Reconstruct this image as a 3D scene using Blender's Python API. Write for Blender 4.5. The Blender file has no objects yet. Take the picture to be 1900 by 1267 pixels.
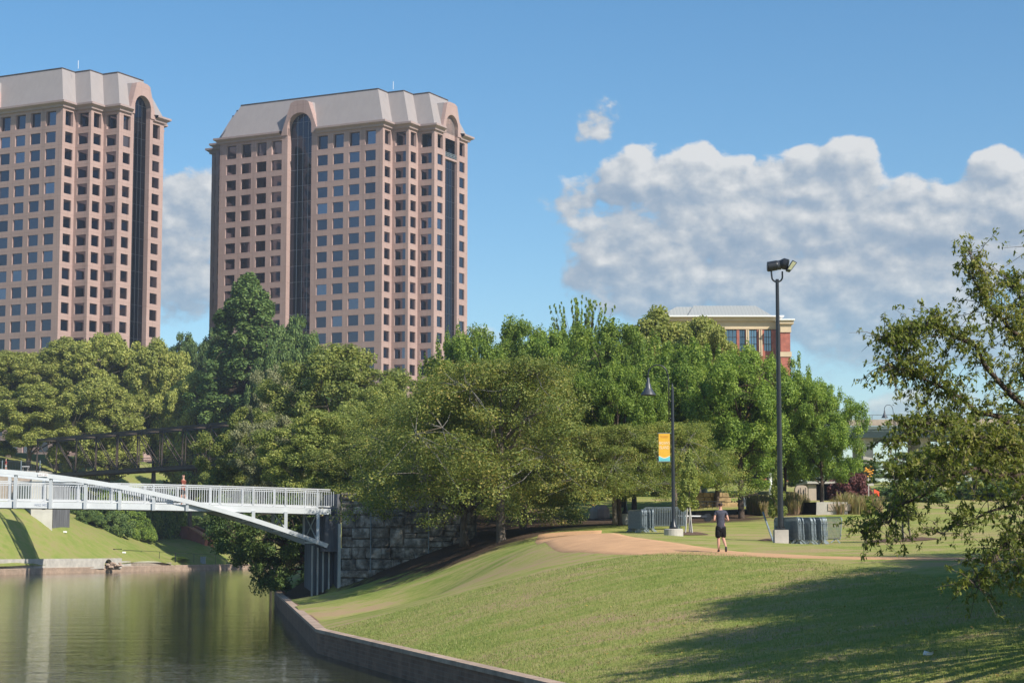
import bpy, math, random
import numpy as np
from mathutils import Vector, Matrix

# ------------------------------------------------------------------ camera, sky, sun, exposure
F = 3600.0; HOR = 1010.0; CX = 950.0; CY = 633.5; CAMZ = 3.7
PITCH = math.atan((HOR - CY) / F)
scene = bpy.context.scene
col = scene.collection
cam_d = bpy.data.cameras.new('camera'); cam = bpy.data.objects.new('camera', cam_d); col.objects.link(cam)
cam.location = (0, 0, CAMZ); cam.rotation_euler = (math.pi / 2 + PITCH, 0, 0)
cam_d.sensor_width = 36; cam_d.lens = 36 * F / 1900; cam_d.clip_start = 0.5; cam_d.clip_end = 20000
scene.camera = cam

HAZE = 0.00022
SUN_EL = math.radians(39); SUN_DIR = Vector((0.73, -0.68, 0)).normalized()
SUN_STR = 4.6; SKY_STR = 0.095
sd = bpy.data.lights.new('sun', 'SUN'); sd.energy = SUN_STR; sd.angle = math.radians(0.5); sd.color = (1.0, 0.94, 0.85)
so = bpy.data.objects.new('sun', sd); col.objects.link(so)
sv = Vector((SUN_DIR.x * math.cos(SUN_EL), SUN_DIR.y * math.cos(SUN_EL), math.sin(SUN_EL)))
so.rotation_euler = sv.to_track_quat('Z', 'Y').to_euler(); so.location = (40, -40, 60)
scene.view_settings.view_transform = 'Standard'; scene.view_settings.look = 'None'
scene.view_settings.exposure = 0.55; scene.view_settings.gamma = 1.0
scene.cycles.max_bounces = 6; scene.cycles.transparent_max_bounces = 6
scene.cycles.use_denoising = True

world = bpy.data.worlds.new('World'); scene.world = world; world.use_nodes = True
wt = world.node_tree; wt.nodes.clear()

class NG:
    """tiny helper to write math node graphs"""
    def __init__(s, nt): s.nt = nt
    def n(s, t, **kw):
        nd = s.nt.nodes.new(t)
        for k, v in kw.items(): setattr(nd, k, v)
        return nd
    def link(s, a, b):
        if isinstance(a, (int, float)): b.default_value = a
        elif isinstance(a, (tuple, list)): b.default_value = a
        else: s.nt.links.new(a, b)
    def m(s, op, a, b=0.0, c=0.0, clamp=False):
        nd = s.n('ShaderNodeMath', operation=op, use_clamp=clamp)
        s.link(a, nd.inputs[0]); s.link(b, nd.inputs[1])
        if len(nd.inputs) > 2: s.link(c, nd.inputs[2])
        return nd.outputs[0]
    def comb(s, x, y, z):
        nd = s.n('ShaderNodeCombineXYZ')
        s.link(x, nd.inputs[0]); s.link(y, nd.inputs[1]); s.link(z, nd.inputs[2]); return nd.outputs[0]
    def sep(s, v):
        nd = s.n('ShaderNodeSeparateXYZ'); s.link(v, nd.inputs[0]); return nd.outputs
    def noise(s, v, scale, detail=4, rough=0.5, dist=0.0):
        nd = s.n('ShaderNodeTexNoise'); s.link(v, nd.inputs['Vector'])
        nd.inputs['Scale'].default_value = scale; nd.inputs['Detail'].default_value = detail
        nd.inputs['Roughness'].default_value = rough; nd.inputs['Distortion'].default_value = dist
        return nd.outputs['Fac']
    def ramp(s, f, stops, interp='LINEAR'):
        nd = s.n('ShaderNodeValToRGB'); s.link(f, nd.inputs[0]); cr = nd.color_ramp; cr.interpolation = interp
        while len(cr.elements) < len(stops): cr.elements.new(0.5)
        for e, (p, c) in zip(cr.elements, stops):
            e.position = p; e.color = (c[0], c[1], c[2], 1)
        return nd.outputs[0]
    def mix(s, f, a, b, mode='MIX'):
        nd = s.n('ShaderNodeMix', data_type='RGBA', blend_type=mode)
        s.link(f, nd.inputs[0])
        s.link(a if not isinstance(a, tuple) else (*a[:3], 1), nd.inputs[6])
        s.link(b if not isinstance(b, tuple) else (*b[:3], 1), nd.inputs[7])
        return nd.outputs[2]
    def sstep(s, x, a, b):
        nd = s.n('ShaderNodeMapRange', interpolation_type='SMOOTHSTEP')
        s.link(x, nd.inputs[0]); nd.inputs[1].default_value = a; nd.inputs[2].default_value = b
        return nd.outputs[0]

g = NG(wt)
sky = g.n('ShaderNodeTexSky', sky_type='NISHITA', sun_disc=False)
sky.sun_elevation = SUN_EL; sky.sun_rotation = math.atan2(SUN_DIR.x, SUN_DIR.y)
sky.air_density = 1.0; sky.dust_density = 0.35; sky.ozone_density = 3.0; sky.altitude = 50
tc = g.n('ShaderNodeTexCoord')
dx, dy, dz = g.sep(tc.outputs['Generated'])
az = g.m('ARCTAN2', dx, dy); el = g.m('ARCSINE', dz)
# clouds by azimuth / elevation (radians): a centre, half width, half height
def AE(u, v): return ((u - CX) / F, (HOR - v) / F)
BLOBS = [  # u, v, ru, rv, strength
    (1180, 335, 62, 50, 1.0), (1300, 350, 120, 62, 1.0), (1440, 345, 90, 45, 0.9), (1560, 345, 85, 60, 1.0),
    (1370, 440, 300, 95, 1.0), (1700, 450, 220, 95, 1.0), (1850, 400, 90, 80, 1.0), (1980, 480, 160, 140, 1.0),
    (1180, 480, 130, 70, 0.8), (1260, 525, 220, 72, 1.0), (1560, 560, 340, 95, 1.0), (1700, 640, 240, 70, 0.95), (1400, 620, 160, 45, .6),
    (1185, 312, 44, 36, 1.1), (1150, 345, 40, 40, 1.0), (1300, 302, 42, 30, 1.1), (1372, 315, 44, 26, 1.0), (1505, 318, 44, 34, 1.0), (1588, 303, 48, 34, 1.1), (1838, 338, 48, 36, 1.1), (1765, 378, 60, 26, 1.0), (1690, 376, 46, 22, .9),
    (1075, 370, 48, 36, 0.55), (1010, 385, 26, 22, 0.3), (1108, 228, 44, 40, 0.42),
    (350, 400, 70, 78, 1.0), (345, 530, 80, 70, 0.75), (300, 450, 60, 90, 0.8),
    (905, 625, 50, 18, 0.5), (1640, 775, 60, 32, 0.9), (1750, 770, 90, 36, 0.8), (1580, 775, 60, 18, 0.5),
    (-220, 300, 120, 90, 1.0), (-420, 420, 240, 110, 1.0), (2300, 420, 240, 200, 1.0), (2700, 640, 320, 120, 0.8),
]
grp = bpy.data.node_groups.new('cloud_density', 'ShaderNodeTree')
grp.interface.new_socket('az', in_out='INPUT', socket_type='NodeSocketFloat')
grp.interface.new_socket('el', in_out='INPUT', socket_type='NodeSocketFloat')
grp.interface.new_socket('d', in_out='OUTPUT', socket_type='NodeSocketFloat')
gg = NG(grp); gi = gg.n('NodeGroupInput'); go_ = gg.n('NodeGroupOutput')
gaz, gel = gi.outputs[0], gi.outputs[1]
acc = None
vec = gg.comb(gaz, gg.m('MULTIPLY', gel, 1.35), 0.37)
w1 = gg.m('SUBTRACT', gg.noise(vec, 26, 2, 0.5), 0.5)
azw = gg.m('ADD', gaz, gg.m('MULTIPLY', w1, 0.026))
elw = gg.m('ADD', gel, gg.m('MULTIPLY', w1, 0.014))
for (u, v, ru, rv, st) in BLOBS:
    a0, e0 = AE(u, v); ra, re = ru / F * 1.25, rv / F * 1.25
    qa = gg.m('MULTIPLY', gg.m('SUBTRACT', azw, a0), 1 / ra)
    qe = gg.m('MULTIPLY', gg.m('SUBTRACT', elw, e0), 1 / re)
    r2 = gg.m('ADD', gg.m('MULTIPLY', qa, qa), gg.m('MULTIPLY', qe, qe))
    f = gg.m('MULTIPLY', gg.m('SUBTRACT', 1.0, r2), st)
    f = gg.m('MAXIMUM', f, -1.1)
    acc = f if acc is None else gg.m('SMOOTH_MAX', acc, f, 0.25)
n1 = gg.noise(vec, 38, 10, 0.60)
vo = gg.n('ShaderNodeTexVoronoi', feature='SMOOTH_F1'); gg.link(vec, vo.inputs['Vector'])
vo.inputs['Scale'].default_value = 62; vo.inputs['Smoothness'].default_value = 0.6; vo.inputs['Detail'].default_value = 2
bil = gg.m('SUBTRACT', 0.42, vo.outputs['Distance'])
d = gg.m('ADD', gg.m('ADD', gg.m('MULTIPLY', acc, 1.35), 0.08), gg.m('MULTIPLY', gg.m('SUBTRACT', n1, 0.49), 2.7))
d = gg.m('ADD', d, gg.m('MULTIPLY', bil, 0.55))
gg.link(d, go_.inputs[0])
def dens(a, e):
    nd = g.n('ShaderNodeGroup'); nd.node_tree = grp; g.link(a, nd.inputs[0]); g.link(e, nd.inputs[1]); return nd.outputs[0]
d0 = dens(az, el)
d1 = dens(g.m('ADD', az, 0.004), g.m('ADD', el, 0.006))
cov = g.m('MULTIPLY', g.sstep(g.m('MULTIPLY', d0, g.m('MAXIMUM', g.m('ADD', 1.0, g.m('MULTIPLY', g.m('SUBTRACT', el, 0.14), 6.0)), 0.55)), 0.0, 0.62), g.m('ADD', 0.62, g.m('MULTIPLY', g.sstep(el, 0.085, 0.15), 0.32)))
lit = g.m('ADD', g.m('MULTIPLY', g.m('SUBTRACT', d0, d1), 0.62), 0.50)
lit = g.m('ADD', lit, g.m('MULTIPLY', g.m('SUBTRACT', el, 0.165), 2.0))
streak = g.noise(g.comb(g.m('MULTIPLY', az, 1.0), g.m('MULTIPLY', el, 4.0), 1.3), 22, 5, 0.5)
fine = g.noise(g.comb(az, g.m('MULTIPLY', el, 1.3), 2.7), 95, 6, 0.62)
lit = g.m('ADD', lit, g.m('MULTIPLY', g.m('SUBTRACT', fine, 0.5), 0.55))
lit = g.m('ADD', lit, g.m('MULTIPLY', g.m('SUBTRACT', streak, 0.5), 0.6), clamp=True)
ccol = g.ramp(lit, [(0.0, (0.32, 0.42, 0.55)), (0.35, (0.43, 0.51, 0.61)), (0.65, (0.62, 0.66, 0.70)), (1.0, (0.86, 0.86, 0.85))])
# only in the band of sky the cloud field is laid out in
band = g.m('MULTIPLY', g.sstep(el, -0.01, 0.02), g.sstep(g.m('ABSOLUTE', az), 1.2, 0.8))
cov = g.m('MULTIPLY', cov, band)
hsv = g.n('ShaderNodeHueSaturation'); hsv.inputs['Saturation'].default_value = 1.24; hsv.inputs['Hue'].default_value = 0.495
g.link(sky.outputs[0], hsv.inputs['Color'])
bg1 = g.n('ShaderNodeBackground'); g.link(hsv.outputs[0], bg1.inputs[0]); bg1.inputs[1].default_value = SKY_STR
bg2 = g.n('ShaderNodeBackground'); g.link(ccol, bg2.inputs[0]); bg2.inputs[1].default_value = 0.64
mx = g.n('ShaderNodeMixShader'); g.link(cov, mx.inputs[0]); wt.links.new(bg1.outputs[0], mx.inputs[1]); wt.links.new(bg2.outputs[0], mx.inputs[2])
wo = g.n('ShaderNodeOutputWorld'); wt.links.new(mx.outputs[0], wo.inputs[0])
world.cycles.sampling_method = 'MANUAL'; world.cycles.sample_map_resolution = 512

# ------------------------------------------------------------------ helpers
def W(u, v, Y):
    """world point at horizontal distance Y seen at (u, v) of the 1900 x 1267 photograph"""
    a = (u - CX) / F; b = (CY - v) / F
    dyv = math.cos(PITCH) - b * math.sin(PITCH); dzv = math.sin(PITCH) + b * math.cos(PITCH)
    k = Y / dyv
    return Vector((a * k, Y, CAMZ + dzv * k))

def tag(o, label=None, cat=None, group=None, kind=None):
    if label: o['label'] = label
    if cat: o['category'] = cat
    if group: o['group'] = group
    if kind: o['kind'] = kind
    return o

def thing(name, label, cat, loc=(0, 0, 0), rz=0.0, group=None):
    o = bpy.data.objects.new(name, None); col.objects.link(o)
    o.empty_display_size = 0.3
    o.location = loc; o.rotation_euler = (0, 0, rz)
    return tag(o, label, cat, group)

def copy_tree(o, parent=None):
    c = o.copy(); col.objects.link(c); c.parent = parent
    for ch in list(o.children): copy_tree(ch, c)
    return c

class MB:
    def __init__(s): s.v = []; s.f = []
    def add(s, vs, fs):
        b = len(s.v); s.v += [tuple(p) for p in vs]; s.f += [tuple(b + i for i in f) for f in fs]; return s
    def box(s, c, size, rz=0.0, M=None):
        hx, hy, hz = size[0] / 2, size[1] / 2, size[2] / 2
        vs = [Vector((x, y, z)) for z in (-hz, hz) for x, y in ((-hx, -hy), (hx, -hy), (hx, hy), (-hx, hy))]
        R = M if M is not None else Matrix.Rotation(rz, 3, 'Z')
        vs = [R @ p + Vector(c) for p in vs]
        return s.add(vs, [(3, 2, 1, 0), (4, 5, 6, 7), (0, 1, 5, 4), (1, 2, 6, 5), (2, 3, 7, 6), (3, 0, 4, 7)])
    def bar(s, a, b, w, h=None, up=Vector((0, 0, 1))):
        """rectangular bar from a to b"""
        a = Vector(a); b = Vector(b); h = h or w; d = (b - a)
        L = d.length; d.normalize()
        side = d.cross(up)
        if side.length < 1e-4: side = d.cross(Vector((0, 1, 0)))
        side.normalize(); u2 = side.cross(d)
        M = Matrix((d, side, u2)).transposed()
        return s.box((a + b) / 2, (L, w, h), M=M)
    def tube(s, pts, rad, n=6, cap=True):
        pts = [Vector(p) for p in pts]
        if isinstance(rad, (int, float)): rad = [rad] * len(pts)
        rings = []; prev = None
        for i, p in enumerate(pts):
            d = (pts[min(i + 1, len(pts) - 1)] - pts[max(i - 1, 0)])
            if d.length < 1e-9: d = Vector((0, 0, 1))
            d.normalize()
            if prev is None:
                x = d.cross(Vector((0.3, 0.9, 0.2))); 
                if x.length < 1e-3: x = d.cross(Vector((1, 0, 0)))
            else: x = prev - d * prev.dot(d)
            x.normalize(); y = d.cross(x); prev = x
            rings.append([p + (x * math.cos(2 * math.pi * k / n) + y * math.sin(2 * math.pi * k / n)) * rad[i] for k in range(n)])
        vs = [q for r in rings for q in r]; fs = []
        for i in range(len(pts) - 1):
            for k in range(n):
                k2 = (k + 1) % n; fs.append((i * n + k, i * n + k2, (i + 1) * n + k2, (i + 1) * n + k))
        if cap: fs.append(tuple(reversed(range(n)))); fs.append(tuple((len(pts) - 1) * n + k for k in range(n)))
        return s.add(vs, fs)
    def lathe(s, prof, n=16, c=(0, 0, 0)):
        """profile of (r, z) round the z axis"""
        vs = []; fs = []
        for r, z in prof:
            for k in range(n):
                a = 2 * math.pi * k / n; vs.append((c[0] + r * math.cos(a), c[1] + r * math.sin(a), c[2] + z))
        for i in range(len(prof) - 1):
            for k in range(n):
                k2 = (k + 1) % n; fs.append((i * n + k, i * n + k2, (i + 1) * n + k2, (i + 1) * n + k))
        fs.append(tuple(reversed(range(n)))); fs.append(tuple((len(prof) - 1) * n + k for k in range(n)))
        return s.add(vs, fs)
    def prism(s, poly, off):
        """polygon (list of 3D points) extruded by off"""
        n = len(poly); off = Vector(off); vs = [Vector(p) for p in poly] + [Vector(p) + off for p in poly]
        fs = [tuple(reversed(range(n))), tuple(range(n, 2 * n))] + [(i, (i + 1) % n, n + (i + 1) % n, n + i) for i in range(n)]
        return s.add(vs, fs)
    def quad(s, a, b, c, d): return s.add([a, b, c, d], [(0, 1, 2, 3)])
    def build(s, name, mat, parent=None, smooth=False, base=None):
        me = bpy.data.meshes.new(name)
        vs = s.v
        if base is not None: vs = [(p[0] - base[0], p[1] - base[1], p[2] - base[2]) for p in vs]
        me.from_pydata(vs, [], s.f); me.validate(); me.update()
        if mat: me.materials.append(mat)
        if smooth: me.polygons.foreach_set('use_smooth', [True] * len(me.polygons))
        o = bpy.data.objects.new(name, me); col.objects.link(o)
        if parent is not None: o.parent = parent
        elif base is not None: o.location = base
        return o

def npmesh(name, verts, faces4, mat, parent=None, mats=None, midx=None, smooth=False):
    """fast mesh from numpy: faces4 (M, k) of constant k"""
    me = bpy.data.meshes.new(name); n = len(verts); m, k = faces4.shape
    me.vertices.add(n); me.vertices.foreach_set('co', np.asarray(verts, np.float32).ravel())
    me.loops.add(m * k); me.loops.foreach_set('vertex_index', faces4.astype(np.int32).ravel())
    me.polygons.add(m); me.polygons.foreach_set('loop_start', np.arange(0, m * k, k, dtype=np.int32))
    me.polygons.foreach_set('loop_total', np.full(m, k, np.int32))
    if smooth: me.polygons.foreach_set('use_smooth', np.ones(m, bool))
    me.materials.append(mat); me.update(calc_edges=True)
    o = bpy.data.objects.new(name, me); col.objects.link(o)
    if parent is not None: o.parent = parent
    return o

# ------------------------------------------------------------------ materials
def mat(name, color=(0.5, 0.5, 0.5), rough=0.6, metal=0.0, spec=0.4, vary=0.12, scale=3.0, bump=0.0, bscale=20.0, stretch=None):
    m = bpy.data.materials.new(name); m.use_nodes = True; nt = m.node_tree; q = NG(nt)
    b = nt.nodes['Principled BSDF']
    t = q.n('ShaderNodeTexCoord'); v = t.outputs['Object']
    if stretch:
        mp = q.n('ShaderNodeMapping'); mp.inputs['Scale'].default_value = stretch; q.link(v, mp.inputs[0]); v = mp.outputs[0]
    n = q.noise(v, scale, 6, 0.6)
    lo = tuple(c * (1 - vary) for c in color); hi = tuple(min(1, c * (1 + vary)) for c in color)
    q.link(q.ramp(n, [(0.3, lo), (0.7, hi)]), b.inputs['Base Color'])
    b.inputs['Roughness'].default_value = rough; b.inputs['Metallic'].default_value = metal
    b.inputs['Specular IOR Level'].default_value = spec
    if bump:
        bn = q.n('ShaderNodeBump'); bn.inputs['Strength'].default_value = bump; bn.inputs['Distance'].default_value = 0.02
        q.link(q.noise(v, bscale, 5, 0.6), bn.inputs['Height']); q.link(bn.outputs[0], b.inputs['Normal'])
    return m

def leafmat(name, stops, trans=0.3, rough=0.55):
    m = bpy.data.materials.new(name); m.use_nodes = True; nt = m.node_tree; q = NG(nt); nt.nodes.clear()
    ge = q.n('ShaderNodeNewGeometry')
    oi = q.n('ShaderNodeObjectInfo')
    t = q.n('ShaderNodeTexCoord')
    big = q.noise(t.outputs['Object'], 0.45, 3, 0.6)
    f = q.m('ADD', q.m('MULTIPLY', ge.outputs['Random Per Island'], 0.6), q.m('MULTIPLY', q.m('SUBTRACT', big, 0.3), 0.9), clamp=True)
    c = q.ramp(f, stops)
    k = q.m('ADD', 0.86, q.m('MULTIPLY', oi.outputs['Random'], 0.28))
    c = q.mix(1.0, c, q.comb(k, k, k), 'MULTIPLY')
    b = q.n('ShaderNodeBsdfPrincipled'); q.link(c, b.inputs['Base Color']); b.inputs['Roughness'].default_value = rough
    b.inputs['Specular IOR Level'].default_value = 0.28
    tr = q.n('ShaderNodeBsdfTranslucent'); q.link(q.mix(1.0, c, (1.0, 1.05, 0.55), 'MULTIPLY'), tr.inputs[0])
    mx = q.n('ShaderNodeMixShader'); mx.inputs[0].default_value = trans
    nt.links.new(b.outputs[0], mx.inputs[1]); nt.links.new(tr.outputs[0], mx.inputs[2])
    out = q.n('ShaderNodeOutputMaterial'); nt.links.new(mx.outputs[0], out.inputs[0])
    return m

M = {}
M['silver'] = mat('silver_paint', (0.54, 0.56, 0.56), 0.42, 0.1, 0.5, 0.06, 1.5)
M['silver_rail'] = mat('silver_rail', (0.52, 0.53, 0.53), 0.4, 0.1, 0.5, 0.05, 1.5)
M['galv'] = mat('galvanised_steel', (0.22, 0.26, 0.28), 0.45, 0.3, 0.5, 0.25, 9.0)
M['black_metal'] = mat('black_painted_metal', (0.016, 0.018, 0.021), 0.38, 0.0, 0.5, 0.2, 4.0)
M['grey_lamp'] = mat('dark_grey_lamp_metal', (0.045, 0.05, 0.06), 0.4, 0.0, 0.5, 0.15, 4.0)
M['concrete'] = mat('weathered_concrete', (0.42, 0.39, 0.34), 0.85, 0, 0.2, 0.22, 1.2, 0.3, 30)
M['cream'] = mat('cream_concrete', (0.58, 0.55, 0.48), 0.85, 0, 0.2, 0.12, 0.6, 0.2, 20)
M['pier'] = mat('stained_shaded_concrete', (0.12, 0.12, 0.125), 0.8, 0, 0.3, 0.5, 1.0, 0.2, 20, (3.0, 3.0, 0.25))
M['rust'] = mat('dark_rusted_steel', (0.075, 0.056, 0.045), 0.7, 0.1, 0.3, 0.4, 0.9)
M['bark'] = mat('grey_brown_bark', (0.13, 0.105, 0.082), 0.9, 0, 0.15, 0.45, 5.0, 0.8, 12, (3, 3, 0.6))
M['bark_dark'] = mat('dark_brown_bark', (0.085, 0.062, 0.047), 0.9, 0, 0.15, 0.4, 5.0, 0.8, 12, (3, 3, 0.6))
M['twig'] = mat('pale_twig_bark', (0.24, 0.22, 0.20), 0.85, 0, 0.15, 0.3, 6.0)
M['mulch'] = mat('brown_mulch', (0.13, 0.085, 0.06), 0.95, 0, 0.1, 0.5, 14, 0.8, 60)
M['redwall'] = mat('red_brown_ramp_wall', (0.36, 0.13, 0.085), 0.85, 0, 0.2, 0.2, 0.7)
M['tan'] = mat('tan_stone', (0.38, 0.27, 0.14), 0.85, 0, 0.2, 0.4, 2.2, 0.4, 16)
M['beige'] = mat('beige_stone', (0.42, 0.34, 0.27), 0.85, 0, 0.2, 0.15, 1.5)
M['greywood'] = mat('weathered_grey_wood', (0.40, 0.38, 0.35), 0.9, 0, 0.2, 0.25, 3, 0.3, 30, (6, 6, 0.8))
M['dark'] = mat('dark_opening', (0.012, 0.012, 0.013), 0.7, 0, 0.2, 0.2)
M['white'] = mat('white_paint', (0.75, 0.75, 0.73), 0.5, 0, 0.4, 0.04)
M['skin'] = mat('skin', (0.50, 0.27, 0.19), 0.55, 0, 0.35, 0.06, 8)
M['hair'] = mat('brown_hair', (0.035, 0.02, 0.014), 0.6, 0, 0.4, 0.3, 30)
M['teeshirt'] = mat('slate_tee', (0.060, 0.062, 0.082), 0.85, 0, 0.15, 0.2, 12)
M['black_cloth'] = mat('black_cloth', (0.012, 0.012, 0.014), 0.9, 0, 0.15, 0.3, 12)
M['red_cloth'] = mat('red_cloth', (0.55, 0.03, 0.03), 0.85, 0, 0.15, 0.15, 6)
M['orange_cloth'] = mat('orange_red_cloth', (0.20, 0.06, 0.04), 0.85, 0, 0.15, 0.15, 6)
M['shoe'] = mat('dark_shoe', (0.03, 0.025, 0.03), 0.6, 0, 0.4, 0.2)
M['white_cloth'] = mat('white_cloth', (0.65, 0.65, 0.63), 0.85, 0, 0.15, 0.1)
# ------------------------------------------------------------------ terrain
XE_Y = [-30, 0, 14, 27, 40.6, 67.4, 116, 140, 190, 235, 300, 305]
XE_X = [22, 13, 9, 5, 1.0, -6.7, -13.9, -17, -22.5, -29, -35, -36]
def xe(Y): return float(np.interp(Y, XE_Y, XE_X))
YE_X = [-3000, -300, -100, -63, -60, -55.8, -48.7, -40.4, -36]
YE_Y = [-100, 180, 226, 238, 251, 261, 283, 302, 305]
def ye(X): return float(np.interp(X, YE_X, YE_Y))

CT = []
def cp(u, v, Y): p = W(u, v, Y); CT.append((p.x, p.y, p.z))
def cx(x, y, z): CT.append((x, y, z))
for y in (-30, -10, 10, 20, 30, 40.6, 50, 58, 67.4, 75, 85, 95, 105, 116, 130, 160, 200, 240, 280): cx(xe(y) + 0.3, y, 0.74)
for u, v, Y in ((1000, 1009, 80), (1105, 1018, 73), (1224, 1030, 66), (1342, 1036, 62), (1500, 1041, 59), (1700, 1044.5, 56.5),
                (1900, 1046, 54.5), (2200, 1047, 52), (2600, 1047, 50),
                (1338, 1026, 68), (1250, 999, 85), (1500, 1010, 79), (1190, 986, 94), (930, 1004, 98), (1370, 962, 112), (1450, 957, 112),
                (1050, 984, 98), (1118, 984, 97), (1700, 1000, 79), (1850, 960, 105), (1900, 1036, 60), (1500, 1033, 64),
                (1850, 935, 130), (1600, 945, 118), (950, 978, 125), (1040, 970, 112), (1130, 965, 115), (1280, 952, 116), (1280, 925, 150),
                (1500, 930, 150), (1000, 950, 160), (1800, 915, 180), (1850, 935, 160), (1500, 900, 230),
                (630, 1105, 110.5), (700, 1065, 110.5), (760, 1037, 110), (820, 1016, 109), (872, 1000, 108),
                (700, 1110, 98), (800, 1068, 92), (900, 1030, 90), (950, 1018, 86), (760, 1130, 82), (900, 1075, 76), (1050, 1045, 70)):
    cp(u, v, Y)
for x, y, z in ((16, 40, 2.8), (13, 30, 2.0), (24, 30, 3.2), (18, 12, 1.8), (40, 20, 3.6), (60, 60, 4.5), (90, 120, 7.0), (60, 200, 8.5),
                (-7.5, 118, 5.2), (-2.5, 120, 5.4), (-8, 135, 5.6), (-6, 170, 6.2), (-12.0, 122, 1.1), (-11, 160, 5.5), (-12, 220, 7.0), (10, 260, 8.5), (-20, 300, 7.5)):
    cx(x, y, z)
# far bank
for u, v, Y in ((0, 1036, 243), (60, 1036, 250.5), (110, 1036, 255), (170, 1036, 263), (225, 1037, 270), (320, 1044, 286), (400, 1048, 297), (470, 1047, 303),
                (-80, 1036, 236), (-200, 1030, 235), (0, 990, 249), (90, 1005, 257), (0, 944, 257), (60, 957, 261), (100, 967, 265), (180, 992, 274), (250, 1013, 281),
                (330, 1030, 291), (336, 999, 305), (362, 1007, 302), (380, 1014, 301), (-150, 930, 275), (300, 1000, 305), (240, 985, 305), (350, 1000, 308), (450, 1035, 312), (400, 985, 325), (300, 960, 330),
                (200, 862, 345), (0, 872, 300), (-150, 865, 300), (100, 880, 310), (300, 880, 350), (450, 930, 350), (600, 940, 340)):
    cp(u, v, Y)
for x in (-300, -150, -100): cx(x, ye(x) + 0.6, 0.8)
for x, y, z in ((-150, 300, 14), (-100, 420, 18), (0, 420, 12), (100, 400, 11)): cx(x, y, z)
CT = np.array(CT)
def _tps(C, lam=0.02):
    S = 50.0; P = C[:, :2] / S; n = len(P)
    r2 = ((P[:, None] - P[None]) ** 2).sum(-1); K = 0.5 * r2 * np.log(r2 + 1e-12) + lam * 0.01 * np.eye(n)
    A = np.zeros((n + 3, n + 3)); A[:n, :n] = K; A[:n, n] = 1; A[:n, n + 1:] = P; A[n, :n] = 1; A[n + 1:, :n] = P.T
    w = np.linalg.solve(A, np.concatenate([C[:, 2], [0, 0, 0]]))
    return S, P, w
_S, _P, _w = _tps(CT)
def hgrid(X, Y):
    X = np.asarray(X, float); Y = np.asarray(Y, float); sh = X.shape
    Q = np.stack([X.ravel(), Y.ravel()], 1) / _S; out = np.empty(len(Q)); n = len(_P)
    for i in range(0, len(Q), 20000):
        q = Q[i:i + 20000]; r2 = ((q[:, None] - _P[None]) ** 2).sum(-1)
        out[i:i + 20000] = (0.5 * r2 * np.log(r2 + 1e-12)) @ _w[:n] + _w[n] + q @ _w[n + 1:]
    out = out.reshape(sh)
    d = np.sqrt(X ** 2 + (Y - 150) ** 2); t = np.clip((d - 220) / 250, 0, 1); t = t * t * (3 - 2 * t)
    out = out * (1 - t) + 11.0 * t
    near = np.clip((30 - Y) / 40, 0, 1) * 1.0
    return np.clip(out, 0.62, 19.5)
def h(x, y): return float(hgrid(np.array([x]), np.array([y]))[0])

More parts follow.
